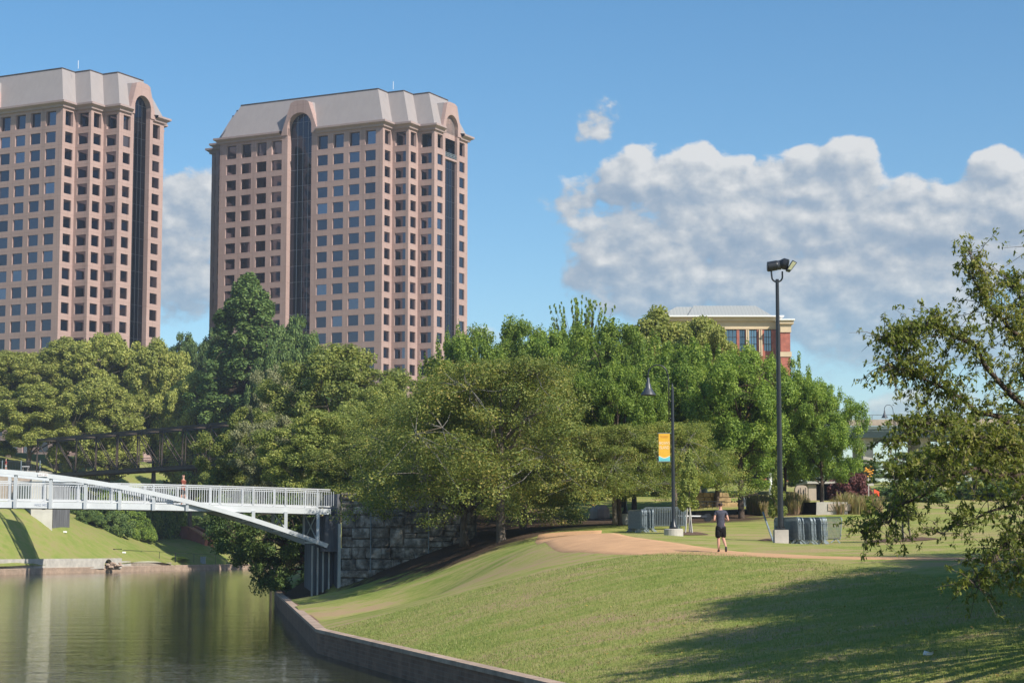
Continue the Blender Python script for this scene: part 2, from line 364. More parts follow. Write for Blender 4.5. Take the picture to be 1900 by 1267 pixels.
def grassmat():
    m = bpy.data.materials.new('lawn_grass'); m.use_nodes = True; nt = m.node_tree; q = NG(nt); b = nt.nodes['Principled BSDF']
    t = q.n('ShaderNodeTexCoord'); v = t.outputs['Object']
    mp = q.n('ShaderNodeMapping'); mp.inputs['Scale'].default_value = (0.42, 1.0, 1.0); mp.inputs['Rotation'].default_value = (0, 0, math.radians(-35)); q.link(v, mp.inputs[0])
    n1 = q.noise(mp.outputs[0], 0.9, 7, 0.66)
    n2 = q.noise(v, 0.16, 4, 0.55)
    n3 = q.noise(v, 26, 3, 0.7)
    f = q.m('ADD', q.m('MULTIPLY', n1, 0.95), q.m('MULTIPLY', n2, 0.55)); f = q.m('SUBTRACT', f, 0.25)
    f = q.m('ADD', f, q.m('ADD', q.m('MULTIPLY', q.m('SUBTRACT', n3, 0.5), 0.36), q.m('MULTIPLY', q.m('SUBTRACT', q.noise(v, 3.1, 4, 0.65), 0.5), 0.30)))
    c = q.ramp(f, [(0.22, (0.135, 0.195, 0.030)), (0.36, (0.215, 0.262, 0.052)), (0.47, (0.290, 0.300, 0.080)), (0.56, (0.360, 0.310, 0.120)), (0.66, (0.39, 0.275, 0.150))])
    # leaf litter / bare earth beneath the trees, darkened to paint in their shade
    x, y, z = q.sep(v)
    def ell(cx_, cy_, rx, ry, rot=0.0):
        ax = q.m('SUBTRACT', x, cx_); ay = q.m('SUBTRACT', y, cy_)
        if rot:
            cr, sr = math.cos(rot), math.sin(rot)
            bx = q.m('ADD', q.m('MULTIPLY', ax, cr), q.m('MULTIPLY', ay, sr)); by = q.m('SUBTRACT', q.m('MULTIPLY', ay, cr), q.m('MULTIPLY', ax, sr))
            ax, ay = bx, by
        return q.m('SUBTRACT', 1.0, q.m('ADD', q.m('POWER', q.m('ABSOLUTE', q.m('DIVIDE', ax, rx)), 2.0), q.m('POWER', q.m('ABSOLUTE', q.m('DIVIDE', ay, ry)), 2.0)))
    e = q.m('MAXIMUM', ell(-2.0, 118, 9, 19), ell(5, 114, 11, 13))
    e = q.m('MAXIMUM', e, ell(-1.2, 101, 3.6, 6.5, 0.2))
    e = q.m('MAXIMUM', e, ell(15.5, 117, 5.5, 5.5))
    e = q.m('MAXIMUM', e, ell(-7, 108.5, 6, 1.6))
    e = q.m('MAXIMUM', e, ell(-12, 122, 3.5, 12))
    e = q.m('MAXIMUM', e, ell(-62, 300, 9, 12))
    e = q.m('ADD', e, q.m('MULTIPLY', q.m('SUBTRACT', n1, 0.5), 1.6))
    lit = q.ramp(q.noise(v, 9, 5, 0.7), [(0.3, (0.05, 0.035, 0.024)), (0.6, (0.10, 0.066, 0.042)), (0.75, (0.17, 0.105, 0.06))])
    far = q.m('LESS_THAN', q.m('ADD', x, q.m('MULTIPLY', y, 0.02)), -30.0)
    c = q.mix(q.m('MULTIPLY', far, 0.55), c, (0.150, 0.190, 0.045))  # far lawn colour darkened to offset the strong sun on its slope
    q.link(q.mix(q.sstep(e, 0.0, 0.35), c, lit), b.inputs['Base Color'])
    b.inputs['Roughness'].default_value = 0.9; b.inputs['Specular IOR Level'].default_value = 0.12
    bn = q.n('ShaderNodeBump'); bn.inputs['Strength'].default_value = 0.9; bn.inputs['Distance'].default_value = 0.05
    q.link(q.noise(v, 18, 4, 0.75), bn.inputs['Height']); q.link(bn.outputs[0], b.inputs['Normal'])
    return m
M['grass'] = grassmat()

def strips(start, segs):
    out = [start]
    for end, step in segs:
        while out[-1] < end - 1e-6: out.append(min(end, out[-1] + step))
    return out
def patch(P):
    """quads of a (n, m, 2) grid of plan positions"""
    Z = hgrid(P[..., 0], P[..., 1]); V = np.concatenate([P, Z[..., None]], -1).reshape(-1, 3)
    n, m = P.shape[:2]; i, j = np.meshgrid(np.arange(n - 1), np.arange(m - 1), indexing='ij'); a = (i * m + j).ravel()
    return V, np.stack([a, a + 1, a + m + 1, a + m], 1)
Ys = strips(-30, [(30, 1.5), (125, 0.6), (200, 2.5), (305, 5)])
Ts = strips(0, [(3, 0.3), (22, 0.5), (60, 1.5), (120, 5), (300, 20)]) + [600, 1500, 4000]
P1 = np.array([[(xe(y) + 0.12 + t, y) for t in Ts] for y in Ys])
V1, F1 = patch(P1)
Xs = [-3000, -1500, -700, -400, -250, -180, -140, -110] + strips(-90, [(-36, 0.9)])
T2 = strips(0, [(3, 0.4), (50, 1.2), (150, 5)])
P2 = np.array([[(x, ye(x) + 0.5 + t) for t in T2] + [(x, 620), (x, 1200), (x, 3000), (x, 6000)] for x in Xs])
V2, F2 = patch(P2)
P3 = np.array([[(x, y) for x in list(-36 + 0.12 + np.array(Ts))] for y in (305, 330, 360, 400, 500, 700, 1200, 3000, 6000)])
V3, F3 = patch(P3)
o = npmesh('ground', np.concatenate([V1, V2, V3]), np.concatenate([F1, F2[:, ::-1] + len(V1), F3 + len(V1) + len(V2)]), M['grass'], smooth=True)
# the second patch is ordered the other way round
tag(o, kind='structure')

# water
def watermat():
    m = bpy.data.materials.new('canal_water'); m.use_nodes = True; nt = m.node_tree; q = NG(nt); b = nt.nodes['Principled BSDF']
    t = q.n('ShaderNodeTexCoord'); v = t.outputs['Object']
    q.link(q.ramp(q.noise(v, 0.05, 3, 0.5), [(0.35, (0.022, 0.026, 0.009)), (0.65, (0.032, 0.034, 0.012))]), b.inputs['Base Color'])
    b.inputs['Roughness'].default_value = 0.05; b.inputs['IOR'].default_value = 1.33; b.inputs['Specular IOR Level'].default_value = 0.38
    mp = q.n('ShaderNodeMapping'); mp.inputs['Scale'].default_value = (0.35, 1.0, 1.0); q.link(v, mp.inputs[0])
    f = q.m('ADD', q.noise(mp.outputs[0], 3.2, 3, 0.55), q.m('MULTIPLY', q.noise(mp.outputs[0], 0.5, 2, 0.5), 1.6))
    bn = q.n('ShaderNodeBump'); bn.inputs['Strength'].default_value = 0.4; bn.inputs['Distance'].default_value = 0.03
    q.link(f, bn.inputs['Height']); q.link(bn.outputs[0], b.inputs['Normal'])
    return m
M['water'] = watermat()
w = MB(); w.add([(-320, -60, 0), (30, -60, 0), (30, 320, 0), (-320, 320, 0)], [(0, 1, 2, 3)])
tag(w.build('water', M['water']), kind='structure')

# gravel path draped on the lawn
PC = [(1900 + 900, 1042, 55, 3.2), (2300, 1042, 56.5, 3.2), (1900, 1041.5, 58.5, 3.2), (1700, 1040.5, 60, 3.1), (1500, 1037, 62.5, 3.1), (1409, 1033.0, 65, 3.2), (1300, 1026.5, 67.8, 3.2),
      (1210, 1021, 70.8, 3.2), (1140, 1015, 74, 3.2), (1092, 1010, 77.5, 2.9), (1058, 1006, 83.5, 2.8), (1052, 995, 91, 3.1), (1058, 985, 97, 3.1)]
pts = [Vector((W(u, v, Y).x, Y, wd)) for u, v, Y, wd in PC]
def smooth_line(ps, it=2):
    for _ in range(it):
        r = [ps[0]]
        for a, b in zip(ps[:-1], ps[1:]): r += [a * 0.75 + b * 0.25, a * 0.25 + b * 0.75]
        ps = r + [ps[-1]]
    return ps
ps = smooth_line(pts, 3)
dense = []
for a, b in zip(ps[:-1], ps[1:]):
    k = max(1, int((b - a).length / 0.6))
    for i in range(k): dense.append(a.lerp(b, i / k))
rows = []
for i, p in enumerate(dense):
    d = dense[min(i + 1, len(dense) - 1)] - dense[max(i - 1, 0)]; nrm = Vector((-d.y, d.x)).normalized()
    rows.append([(p.x + nrm.x * s * p.z / 2, p.y + nrm.y * s * p.z / 2) for s in [-1.05] + list(np.linspace(-1, 1, 9)) + [1.05]])
PP = np.array(rows); VV, FF = patch(PP); VV[:, 2] += np.tile([-.05] + [.022] * 9 + [-.05], len(PP))
M['path'] = mat('tan_gravel_path', (0.53, 0.315, 0.17), 0.95, 0, 0.1, 0.12, 1.2, 0.5, 60)
o = npmesh('path', VV, FF, M['path'], smooth=True); tag(o, kind='structure')
me = o.data; me.flip_normals()

# ------------------------------------------------------------------ canal walls
def brickmat(name, c1, c2, mortar, scale=1.0, bw=0.45, bh=0.12, rough=0.85):
    m = bpy.data.materials.new(name); m.use_nodes = True; nt = m.node_tree; q = NG(nt); b = nt.nodes['Principled BSDF']
    t = q.n('ShaderNodeTexCoord'); x, y, z = q.sep(t.outputs['Object'])
    br = q.n('ShaderNodeTexBrick'); q.link(q.comb(q.m('ADD', x, y), z, 0.0), br.inputs['Vector'])
    br.inputs['Color1'].default_value = (*c1, 1); br.inputs['Color2'].default_value = (*c2, 1); br.inputs['Mortar'].default_value = (*mortar, 1)
    br.inputs['Scale'].default_value = scale; br.inputs['Brick Width'].default_value = bw; br.inputs['Row Height'].default_value = bh; br.inputs['Mortar Size'].default_value = 0.012
    n = q.noise(t.outputs['Object'], 1.1, 6, 0.65)
    q.link(q.mix(q.m('MULTIPLY', n, 0.8), br.outputs['Color'], q.ramp(n, [(0.35, tuple(c * 0.5 for c in c1)), (0.7, tuple(min(1, c * 1.5) for c in c2))])), b.inputs['Base Color'])
    b.inputs['Roughness'].default_value = rough; b.inputs['Specular IOR Level'].default_value = 0.2
    return m
M['canal_brick'] = brickmat('dark_canal_brick', (0.17, 0.092, 0.06), (0.24, 0.145, 0.10), (0.22, 0.17, 0.13))
M['coping'] = mat('pale_coping_stone', (0.38, 0.28, 0.21), 0.85, 0, 0.2, 0.3, 1.6, 0.3, 25)
def ribbon(line, w, z0, z1, side=1):
    """wall of width w along a plan polyline"""
    mb = MB(); n = len(line); L = []
    for i, p in enumerate(line):
        a = Vector(line[max(i - 1, 0)]); b = Vector(line[min(i + 1, n - 1)]); d = (b - a).normalized(); nr = Vector((-d.y, d.x)) * side
        d1 = (Vector(line[i]) - a); d2 = (b - Vector(line[i]))
        k = 1.0
        if d1.length > 1e-6 and d2.length > 1e-6: k = 1 / max(0.5, math.cos(d1.angle(d2) / 2))
        q = Vector(p) + nr * w * k
        L.append(((p[0], p[1]), (q.x, q.y)))
    vs = []
    for a, b in L: vs += [(a[0], a[1], z0), (b[0], b[1], z0), (b[0], b[1], z1), (a[0], a[1], z1)]
    fs = []
    for i in range(n - 1):
        for k in range(4): k2 = (k + 1) % 4; fs.append((4 * i + k, 4 * i + k2, 4 * i + 4 + k2, 4 * i + 4 + k))
    fs += [(0, 1, 2, 3), (4 * n - 1, 4 * n - 2, 4 * n - 3, 4 * n - 4)]
    return mb.add(vs, fs)
line = []
for a, b in zip(range(len(XE_Y) - 1), range(1, len(XE_Y))):
    k = max(2, int((XE_Y[b] - XE_Y[a]) / 4))
    for i in range(k): t = i / k; line.append((XE_X[a] * (1 - t) + XE_X[b] * t, XE_Y[a] * (1 - t) + XE_Y[b] * t))
line.append((XE_X[-1], XE_Y[-1]))
base = Vector((1.0, 40.6, 0))
t = thing('canal_wall', 'brown brick canal retaining wall with pale coping at the foot of the grass slope', 'retaining wall', base)
ribbon(line, 0.55, -1.0, 0.70, -1).build('brick_face', M['canal_brick'], t, base=base)
ln2 = [(x - 0.05, y) for x, y in line]
ribbon(ln2, 0.36, 0.704, 0.82, -1).build('coping', M['coping'], t, base=base)
# far bank: brick lip all along the water, then a concrete wall with a round outfall
M['lip'] = brickmat('tan_canal_lip', (0.30, 0.21, 0.15), (0.36, 0.26, 0.19), (0.33, 0.28, 0.22))
fl = [(x, ye(x)) for x in [-300, -200, -150, -100, -80, -63, -61.5, -60, -58, -55.8, -52, -48.7, -44, -40.4, -36]]
base = Vector((-56, 261, 0))
t = thing('canal_edge', 'low tan brick water edge along the far bank of the canal', 'retaining wall', base)
ribbon(fl, 0.9, -1.0, 0.62, 1).build('brick_face', M['lip'], t, base=base)
ribbon([(x, y - 0.04) for x, y in fl], 1.2, 0.624, 0.74, 1).build('coping', M['coping'], t, base=base)
def wallseg(u0, v0t, Y0, u1, v1t, Y1, zb, thick=0.6):
    a = W(u0, v0t, Y0); b = W(u1, v1t, Y1); d = (b - a); d.z = 0; d.normalize(); n = Vector((-d.y, d.x, 0))
    if n.y < 0: n = -n
    return a, b, n * thick, zb
base = W(110, 1056, 255); 
t = thing('outfall_wall', 'long pale grey concrete wall at the foot of the far lawn with a round pipe opening', 'retaining wall', base)
mb = MB()
WL = [(-190, 1029, 228), (-80, 1036.5, 233), (0, 1037, 241), (60, 1036.5, 248.5), (110, 1036, 254), (185, 1035.5, 262.0)]
for (u0, v0, Y0), (u1, v1, Y1) in zip(WL[:-1], WL[1:]):
    a, b, n, zb = wallseg(u0, v0, Y0, u1, v1, Y1, 0.5)
    mb.prism([(a.x, a.y, 0.5), (b.x, b.y, 0.5), (b.x, b.y, b.z), (a.x, a.y, a.z)], n)
# the bay with the arch cut out of it
a, b, n, zb = wallseg(185, 1035.5, 262.0, 226, 1035, 267.5, 0.5)
d = b - a; L = 1.0
def onw(s, z): p = a.lerp(b, s); return Vector((p.x, p.y, z))
arc = [(0.5 + 0.30 * math.cos(th), 0.75 + 1.0 * math.sin(th)) for th in np.linspace(math.pi, 0, 13)]
poly = [onw(0, 0.5), onw(0.2, 0.5)] + [onw(s * 0.6 + 0.10, z) for s, z in arc] + [onw(0.6, 0.5), onw(1, 0.5), onw(1, b.z), onw(0, a.z)]
for i in range(len(arc) - 1):
    (s0, z0), (s1, z1) = arc[i], arc[i + 1]; s0 = s0 * 0.6 + 0.1; s1 = s1 * 0.6 + 0.1
    mb.prism([onw(s0, z0), onw(s1, z1), onw(s1, b.z), onw(s0, a.z + (b.z - a.z) * s0)], n)
s0 = arc[0][0] * 0.6 + 0.1; s1 = arc[-1][0] * 0.6 + 0.1
mb.prism([onw(0, 0.5), onw(s0, 0.5), onw(s0, a.z), onw(0, a.z)], n); mb.prism([onw(s1, 0.5), onw(1, 0.5), onw(1, b.z), onw(s1, b.z)], n)
mb.build('wall', M['concrete'], t, base=base)
p = MB(); pm = onw((s0 + s1) / 2, 1.0); 
pm.z = .62; p.tube([pm + n * 1.02, pm + n * 6], 1.2, 14); p.build('pipe', M['dark'], t, base=base)
t = MB(); rnd = random.Random(5)
bs = onw(0.45, 0.7)
for i in range(26):
    c = bs + Vector((rnd.uniform(-1.6, 1.6), rnd.uniform(-1.1, 0.3), rnd.uniform(0, .55))); r = rnd.uniform(.2, .42)
    t.lathe([(r * .4, -r * .6), (r, -r * .2), (r * .9, r * .3), (r * .3, r * .6)], 6, c)
o = t.build('rock_pile', M['coping'], base=bs); tag(o, 'small pile of pale rocks spilling from the round pipe opening in the far canal wall', 'rock pile')
M['block'] = brickmat('rough_block', (0.26, 0.21, 0.16), (0.34, 0.29, 0.23), (0.14, 0.13, 0.11), 1, 1.1, .4)
a = W(226, 1040, 268.5); b = W(243, 1041, 271)
o = MB().prism([(a.x, a.y, .5), (b.x, b.y, .5), (b.x, b.y, b.z), (a.x, a.y, a.z)], (-.5, .8, 0)).build('block_wall', M['concrete'], base=a); tag(o, 'short stained concrete step wall at the end of the long pale wall', 'wall')
a = W(243, 1043, 271); b = W(318, 1043, 283)
o = MB().prism([(a.x, a.y, .5), (b.x, b.y, .5), (b.x, b.y, b.z), (a.x, a.y, a.z)], (-.5, .8, 0)).build('block_wall', M['block'], base=a); tag(o, 'low rough tan block wall along the grass on the far bank', 'wall')

# ------------------------------------------------------------------ office towers
FL = 3.9; BAY = 4.45
def towermat():
    m = bpy.data.materials.new('pink_precast'); m.use_nodes = True; nt = m.node_tree; q = NG(nt); b = nt.nodes['Principled BSDF']
    t = q.n('ShaderNodeTexCoord'); x, y, z = q.sep(t.outputs['Object'])
    n = q.noise(t.outputs['Object'], 0.12, 4, 0.6); n2 = q.noise(t.outputs['Object'], 2.0, 4, 0.6)
    c = q.ramp(q.m('ADD', q.m('MULTIPLY', n, 0.6), q.m('MULTIPLY', n2, 0.4)), [(0.35, (0.330, 0.228, 0.200)), (0.65, (0.400, 0.283, 0.250))])
    mp = q.n('ShaderNodeMapping'); mp.inputs['Scale'].default_value = (0.9, 0.9, 0.03); q.link(t.outputs['Object'], mp.inputs[0]); st_ = q.noise(mp.outputs[0], 1.2, 4, 0.6)
    c = q.mix(q.m('MULTIPLY', q.sstep(st_, 0.5, 0.75), 0.45), c, (0.22, 0.15, 0.13))
    fr = q.m('FRACT', q.m('DIVIDE', z, 3.9)); jl = q.m('LESS_THAN', fr, 0.02)
    c = q.mix(q.m('MULTIPLY', jl, 0.35), c, (0.16, 0.09, 0.07))
    uu = q.m('SUBTRACT', q.m('MULTIPLY', x, math.cos(math.radians(27))), q.m('MULTIPLY', y, math.sin(math.radians(27))))
    j2 = q.m('LESS_THAN', q.m('FRACT', q.m('DIVIDE', q.m('ADD', uu, 0.95), BAY)), 0.016)
    c = q.mix(q.m('MULTIPLY', j2, 0.30), c, (0.16, 0.09, 0.07))
    q.link(c, b.inputs['Base Color']); b.inputs['Roughness'].default_value = 0.75; b.inputs['Specular IOR Level'].default_value = 0.25
    return m
M['precast'] = towermat()
def glassmat(name, base, rough=0.06, wob=0.0):
    m = bpy.data.materials.new(name); m.use_nodes = True; nt = m.node_tree; q = NG(nt); b = nt.nodes['Principled BSDF']
    ge = q.n('ShaderNodeNewGeometry'); oi = q.n('ShaderNodeObjectInfo')
    r = q.m('FRACT', q.m('ADD', ge.outputs['Random Per Island'], oi.outputs['Random']))
    q.link(q.ramp(r, [(0.0, tuple(c * 0.7 for c in base)), (0.82, tuple(c * 1.15 for c in base)), (0.93, tuple(c * 1.7 for c in base)), (1.0, tuple(c * 2.0 for c in base))]), b.inputs['Base Color'])
    b.inputs['Metallic'].default_value = 1.0; b.inputs['Roughness'].default_value = rough
    t = q.n('ShaderNodeTexCoord'); bn = q.n('ShaderNodeBump'); bn.inputs['Strength'].default_value = 0.12; bn.inputs['Distance'].default_value = 0.15
    q.link(q.noise(t.outputs['Object'], 0.35, 2, 0.5), bn.inputs['Height']); q.link(bn.outputs[0], b.inputs['Normal'])
    return m
M['glass'] = glassmat('tinted_office_glass', (0.125, 0.122, 0.145))
M['glass_dark'] = glassmat('dark_curtain_glass', (0.055, 0.06, 0.08), 0.04)
M['roof'] = mat('pinkish_metal_roof', (0.285, 0.255, 0.245), 0.6, 0.0, 0.3, 0.05, 0.5, 0.15, 1.5, (2.0, 2.0, 0.05))
M['trim'] = mat('tower_cornice', (0.33, 0.25, 0.232), 0.7, 0, 0.3, 0.08, 0.5)
M['mullion'] = mat('mullion_grey', (0.32, 0.33, 0.36), 0.5, 0.3)
def tower(uc, Yc, label, glass_right_full, ZT):
    """stepped octagonal office tower; (uc, Yc) is its foremost facade corner"""
    th = math.radians(27); ztop = ZT
    U = Vector((math.cos(th), -math.sin(th), 0)); V = Vector((math.sin(th), math.cos(th), 0))
    LU = 46.7; LV = 16.6
    C = W(uc, 240, Yc); C.z = 0
    O = C - U * LU
    t = thing('office_tower', label, 'office tower', C)
    st = Vector((0, 0, 1))
    def P(x, y, z): q = O + U * x + V * y; return Vector((q.x, q.y, z))
    LA, LB = LU + 4.45, LU + 8.9
    poly = [(0, 0), (LU, 0), (LU, 4.5), (LA, 4.5), (LA, 9), (LB, 9), (LB, 25.6), (LA, 25.6), (LA, 30.1), (LU, 30.1), (LU, 34.6),
            (0, 34.6), (0, 30.1), (-4.45, 30.1), (-4.45, 25.6), (-8.9, 25.6), (-8.9, 9), (-4.45, 9), (-4.45, 4.5), (0, 4.5)]
    wall = MB(); wins = []; trim = MB(); roof = MB()
    rows = []   # (z0, z1) of each window, top row taller
    z = ztop - 1.0; rows.append((z - 3.35, z)); z = z - 3.35 - 1.45
    while z - 2.35 > 1: rows.append((z - 2.5, z)); z -= FL
    def face(p0, p1, breaks, skip=None, deep=0.28, loggia=False):
        """wall from p0 to p1 (plan), window spans (s0, s1) in metres along it"""
        a = Vector(p0); b = Vector(p1); L = (b - a).length; d = (b - a) / L
        nrm = Vector((d.y, -d.x))           # outward
        def Q(s, zz, off=0.0): q = a + d * s - nrm * off; return P(q.x, q.y, zz)
        zs = sorted({0.0, ztop} | {v for r in rows for v in r})
        ss = sorted({0.0, L} | {v for r in breaks for v in r})
        for i in range(len(ss) - 1):
            isw = any(abs(ss[i] - r[0]) < 1e-6 for r in breaks)
            if not isw:
                wall.quad(Q(ss[i], 0), Q(ss[i + 1], 0), Q(ss[i + 1], ztop), Q(ss[i], ztop)); continue
            s0, s1 = ss[i], ss[i + 1]
            prev = ztop
            for k, (z0, z1) in enumerate(rows):
                wall.quad(Q(s0, z1), Q(s1, z1), Q(s1, prev), Q(s0, prev)); prev = z0
                dp = deep if k else .7
                wall.quad(Q(s0, z0), Q(s1, z0), Q(s1, z0, dp), Q(s0, z0, dp)); wall.quad(Q(s0, z1, dp), Q(s1, z1, dp), Q(s1, z1), Q(s0, z1))
                wall.quad(Q(s0, z0), Q(s0, z0, dp), Q(s0, z1, dp), Q(s0, z1)); wall.quad(Q(s1, z0, dp), Q(s1, z0), Q(s1, z1), Q(s1, z1, dp))
                if loggia and k == 0:
                    wins.append((Q(s0, z0, 3.0), Q(s1, z0, 3.0), Q(s1, z1, 3.0), Q(s0, z1, 3.0), 0)); continue
                wins.append((Q(s0, z0, dp), Q(s1, z0, dp), Q(s1, z1, dp), Q(s0, z1, dp), 1))
            wall.quad(Q(s0, 0), Q(s1, 0), Q(s1, prev), Q(s0, prev))
    def bays(n, off, wd=2.95, pitch=BAY): return [(off + pitch * i + (pitch - wd) / 2, off + pitch * i + (pitch + wd) / 2) for i in range(n)]
    ub = 19.9; arch_w = 6.9
    a0 = ub; a1 = ub + arch_w
    face((0, 0), (a0, 0), bays(4, 1.2)); face((a1, 0), (LU, 0), bays(4, 0.9))
    vw = [(.95, 3.6)]
    face((LU, 0), (LU, 4.5), vw); face((LU, 4.5), (LA, 4.5), [(0.75, 3.7)])
    face((LA, 4.5), (LA, 9), vw); face((LA, 9), (LB, 9), [(0.75, 3.7)], loggia=not glass_right_full)
    v0, v1 = 5.3, 11.3
    face((LB, 9), (LB, 9 + v0), [(1.5, 4.1)], loggia=not glass_right_full); face((LB, 9 + v1), (LB, 25.6), [(1.1, 3.8)], loggia=not glass_right_full)
    for i in range(6, 20):
        p0 = poly[i]; p1 = poly[(i + 1) % 20]; L = math.dist(p0, p1)
        nb = max(1, int(L / BAY)); face(p0, p1, bays(nb, (L - nb * BAY) / 2, 2.5, BAY))
    # arched bays with curtain glass
    def arch(p0, p1, glass_top, k_in, full, nm):
        a = Vector(p0); b = Vector(p1); L = (b - a).length; d = (b - a) / L; nrm = Vector((d.y, -d.x)); R = L / 2
        def Q(s, zz, off=0.0): q = a + d * s - nrm * off; return P(q.x, q.y, zz)
        zc = ztop + 1.8; rec = 1.6 if nm == 'U' else (1.2 if full else .7)
        fr = MB(); bo = -0.25
        # dormer front: flaring shoulders and an arched head
        sh = 2.3; top = zc + R + 3.0
        arcp = [(R + R * math.cos(x), zc + R * math.sin(x)) for x in np.linspace(math.pi, 0, 15)]
        outer = [(-sh + (sh - 0.2) * 1.0 * min(1, (zz - ztop) / (top - ztop)), zz) for zz in (0,)]
        ls = -1.9; lt = R - 2.35; rs = L + 1.9; rt = R + 2.35
        # ring of quads between arch and outline
        outl = []
        for (s, zz) in arcp:
            f = (s / L)
            if f < 0.30: k = f / 0.30; outl.append((ls + (lt - ls) * k, ztop + (top - ztop) * k))
            elif f > 0.70: k = (1 - f) / 0.30; outl.append((rs + (rt - rs) * k, ztop + (top - ztop) * k))
            else: outl.append((lt + (rt - lt) * (f - 0.3) / 0.4, top))
        outl[0] = (ls, ztop); outl[-1] = (rs, ztop)
        for i in range(14):
            A, B = arcp[i], arcp[i + 1]; C2, D = outl[i + 1], outl[i]
            fr.prism([Q(A[0], A[1], bo), Q(B[0], B[1], bo), Q(C2[0], C2[1], bo), Q(D[0], D[1], bo)], (Q(0, 0, rec) - Q(0, 0, bo)))
        fr.prism([Q(ls, ztop, bo), Q(0, ztop, bo), Q(0, zc, bo)], (Q(0, 0, rec) - Q(0, 0, bo))); fr.prism([Q(L, ztop, bo), Q(rs, ztop, bo), Q(L, zc, bo)], (Q(0, 0, rec) - Q(0, 0, bo)))
        fo = fr.build('dormer_front', M['precast'], t, base=C)
        # jambs down the wall
        wall.quad(Q(0, 0), Q(0, 0, rec), Q(0, zc, rec), Q(0, zc)); wall.quad(Q(L, 0, rec), Q(L, 0), Q(L, zc), Q(L, zc, rec))
        # dormer body running back into the roof
        body = MB(); dep = 5.5
        pr = [(ls, ztop + 0.3), (lt, top - 0.25), (rt, top - 0.25), (rs, ztop + 0.3)]
        body.prism([Q(s, zz, rec + 0.02) for s, zz in pr], Q(0, 0, dep) - Q(0, 0, 0)); body.build('dormer_roof', M['roof'], t, base=C)
        gl = MB(); gt = zc + R if full else ztop - 6.3
        if full:
            pts_ = [Q(0, 0, rec), Q(L, 0, rec)] + [Q(s, zz, rec) for s, zz in reversed(arcp)]
            gl.add(pts_, [tuple(range(len(pts_)))])
        else:
            gl.quad(Q(0, 0, rec), Q(L, 0, rec), Q(L, gt, rec), Q(0, gt, rec))
            inner = MB(); pts_ = [Q(0, ztop - 1.0, rec + .02), Q(L, ztop - 1.0, rec + .02)] + [Q(s, zz, rec + .02) for s, zz in reversed(arcp)]
            inner.add(pts_, [tuple(range(len(pts_)))]); inner.build('arch_panel', M['precast'], t, base=C); inner = MB(); inner.prism([Q(0, gt, .1), Q(L, gt, .1), Q(L, gt + .5, .1), Q(0, gt + .5, .1)], Q(0, 0, rec + .6) - Q(0, 0, 0))
            inner.build('terrace_slab', M['precast'], t, base=C)
            rail = MB()
            for k in range(9): rail.bar(Q(L * k / 8, gt + .5, .3), Q(L * k / 8, gt + 1.7, .3), .12)
            for zz in (.9, 1.3, 1.7): rail.bar(Q(0, gt + zz, .3), Q(L, gt + zz, .3), .1)
            rail.build('terrace_rail', M['galv'], t, base=C)
            bk = MB(); bk.quad(Q(0, gt + .5, 4.5), Q(L, gt + .5, 4.5), Q(L, ztop - 1, 4.5), Q(0, ztop - 1, 4.5)); bk.build('terrace_wall', M['dark'], t, base=C)
        gobj = gl.build('curtain_glass', M['glass_dark'], t, base=C)
        mu = MB()
        for s in (L * .28, L * .5, L * .72):
            zt = (zc + math.sqrt(max(0, R * R - (s - R) ** 2)) - .2) if full else gt
            mu.bar(Q(s, 0, rec - .06), Q(s, zt, rec - .06), .09)
        zz = 4.0
        while zz < gt: mu.bar(Q(0, zz, rec - .04), Q(L, zz, rec - .04), .05); zz += FL
        o2 = mu.build('mullion', M['mullion'] if full and nm == 'U' else M['grey_lamp'], gobj)
        o2.data.transform(Matrix.Translation(-C))
    arch((a0, 0), (a1, 0), 0, 0, True, 'U')
    arch((LB, 9 + v0), (LB, 9 + v1), 0, 0, glass_right_full, 'V')
    wall.build('wall', M['precast'], t, base=C)
    # windows: the hundred largest as parts, the rest as one
    n_ = 0; rest = MB()
    for k, wq in enumerate(wins):
        mm = M['glass'] if wq[4] else M['dark']
        ctr = sum((Vector(p) for p in wq[:4]), Vector()) / 4
        nv = (Vector(wq[1]) - Vector(wq[0])).cross(Vector(wq[3]) - Vector(wq[0])); facing = nv.dot(Vector((0, 0, CAMZ)) - ctr) > 0
        if facing and ctr.z > 45 and n_ < 99 and wq[4] and nv.normalized().dot(-V) > .5:
            MB().quad(*wq[:4]).build('window', mm, t, base=C); n_ += 1
        else: rest.quad(*wq[:4])
    tag(rest.build('window', M['glass'], t, base=C), kind='stuff')
    # cornice and roof follow the stepped plan
    def inset(dv):
        out = []; n = len(poly)
        for i in range(n):
            a = Vector(poly[i - 1]); b = Vector(poly[i]); c = Vector(poly[(i + 1) % n])
            d1 = (b - a).normalized(); d2 = (c - b).normalized()
            n1 = Vector((-d1.y, d1.x)); n2 = Vector((-d2.y, d2.x)); out.append(b + (n1 + n2) * dv)
        return out
    def loft(mb, levels, gaps=None, cap=False):
        n = len(poly); rings = [[P(q.x, q.y, z) for q in inset(dv)] for dv, z in levels]
        for r0, r1 in zip(rings[:-1], rings[1:]):
            for i in range(n): mb.quad(r0[i], r0[(i + 1) % n], r1[(i + 1) % n], r1[i])
        if cap: mb.add(rings[-1], [tuple(range(n))])
    loft(trim, [(0.0, ztop - .35), (-0.45, ztop - .35), (-0.55, ztop + .1), (-1.25, ztop + .55), (-1.25, ztop + 1.0), (0.1, ztop + 1.15)])
    # leave the arched bays open in the cornice: cut pieces lying across them
    f2 = []
    def blocked(fc):
        c = sum((Vector(trim.v[i]) for i in fc), Vector()) / 4 - O; x, y = c.dot(U), c.dot(V)
        return False
    trim2 = MB()
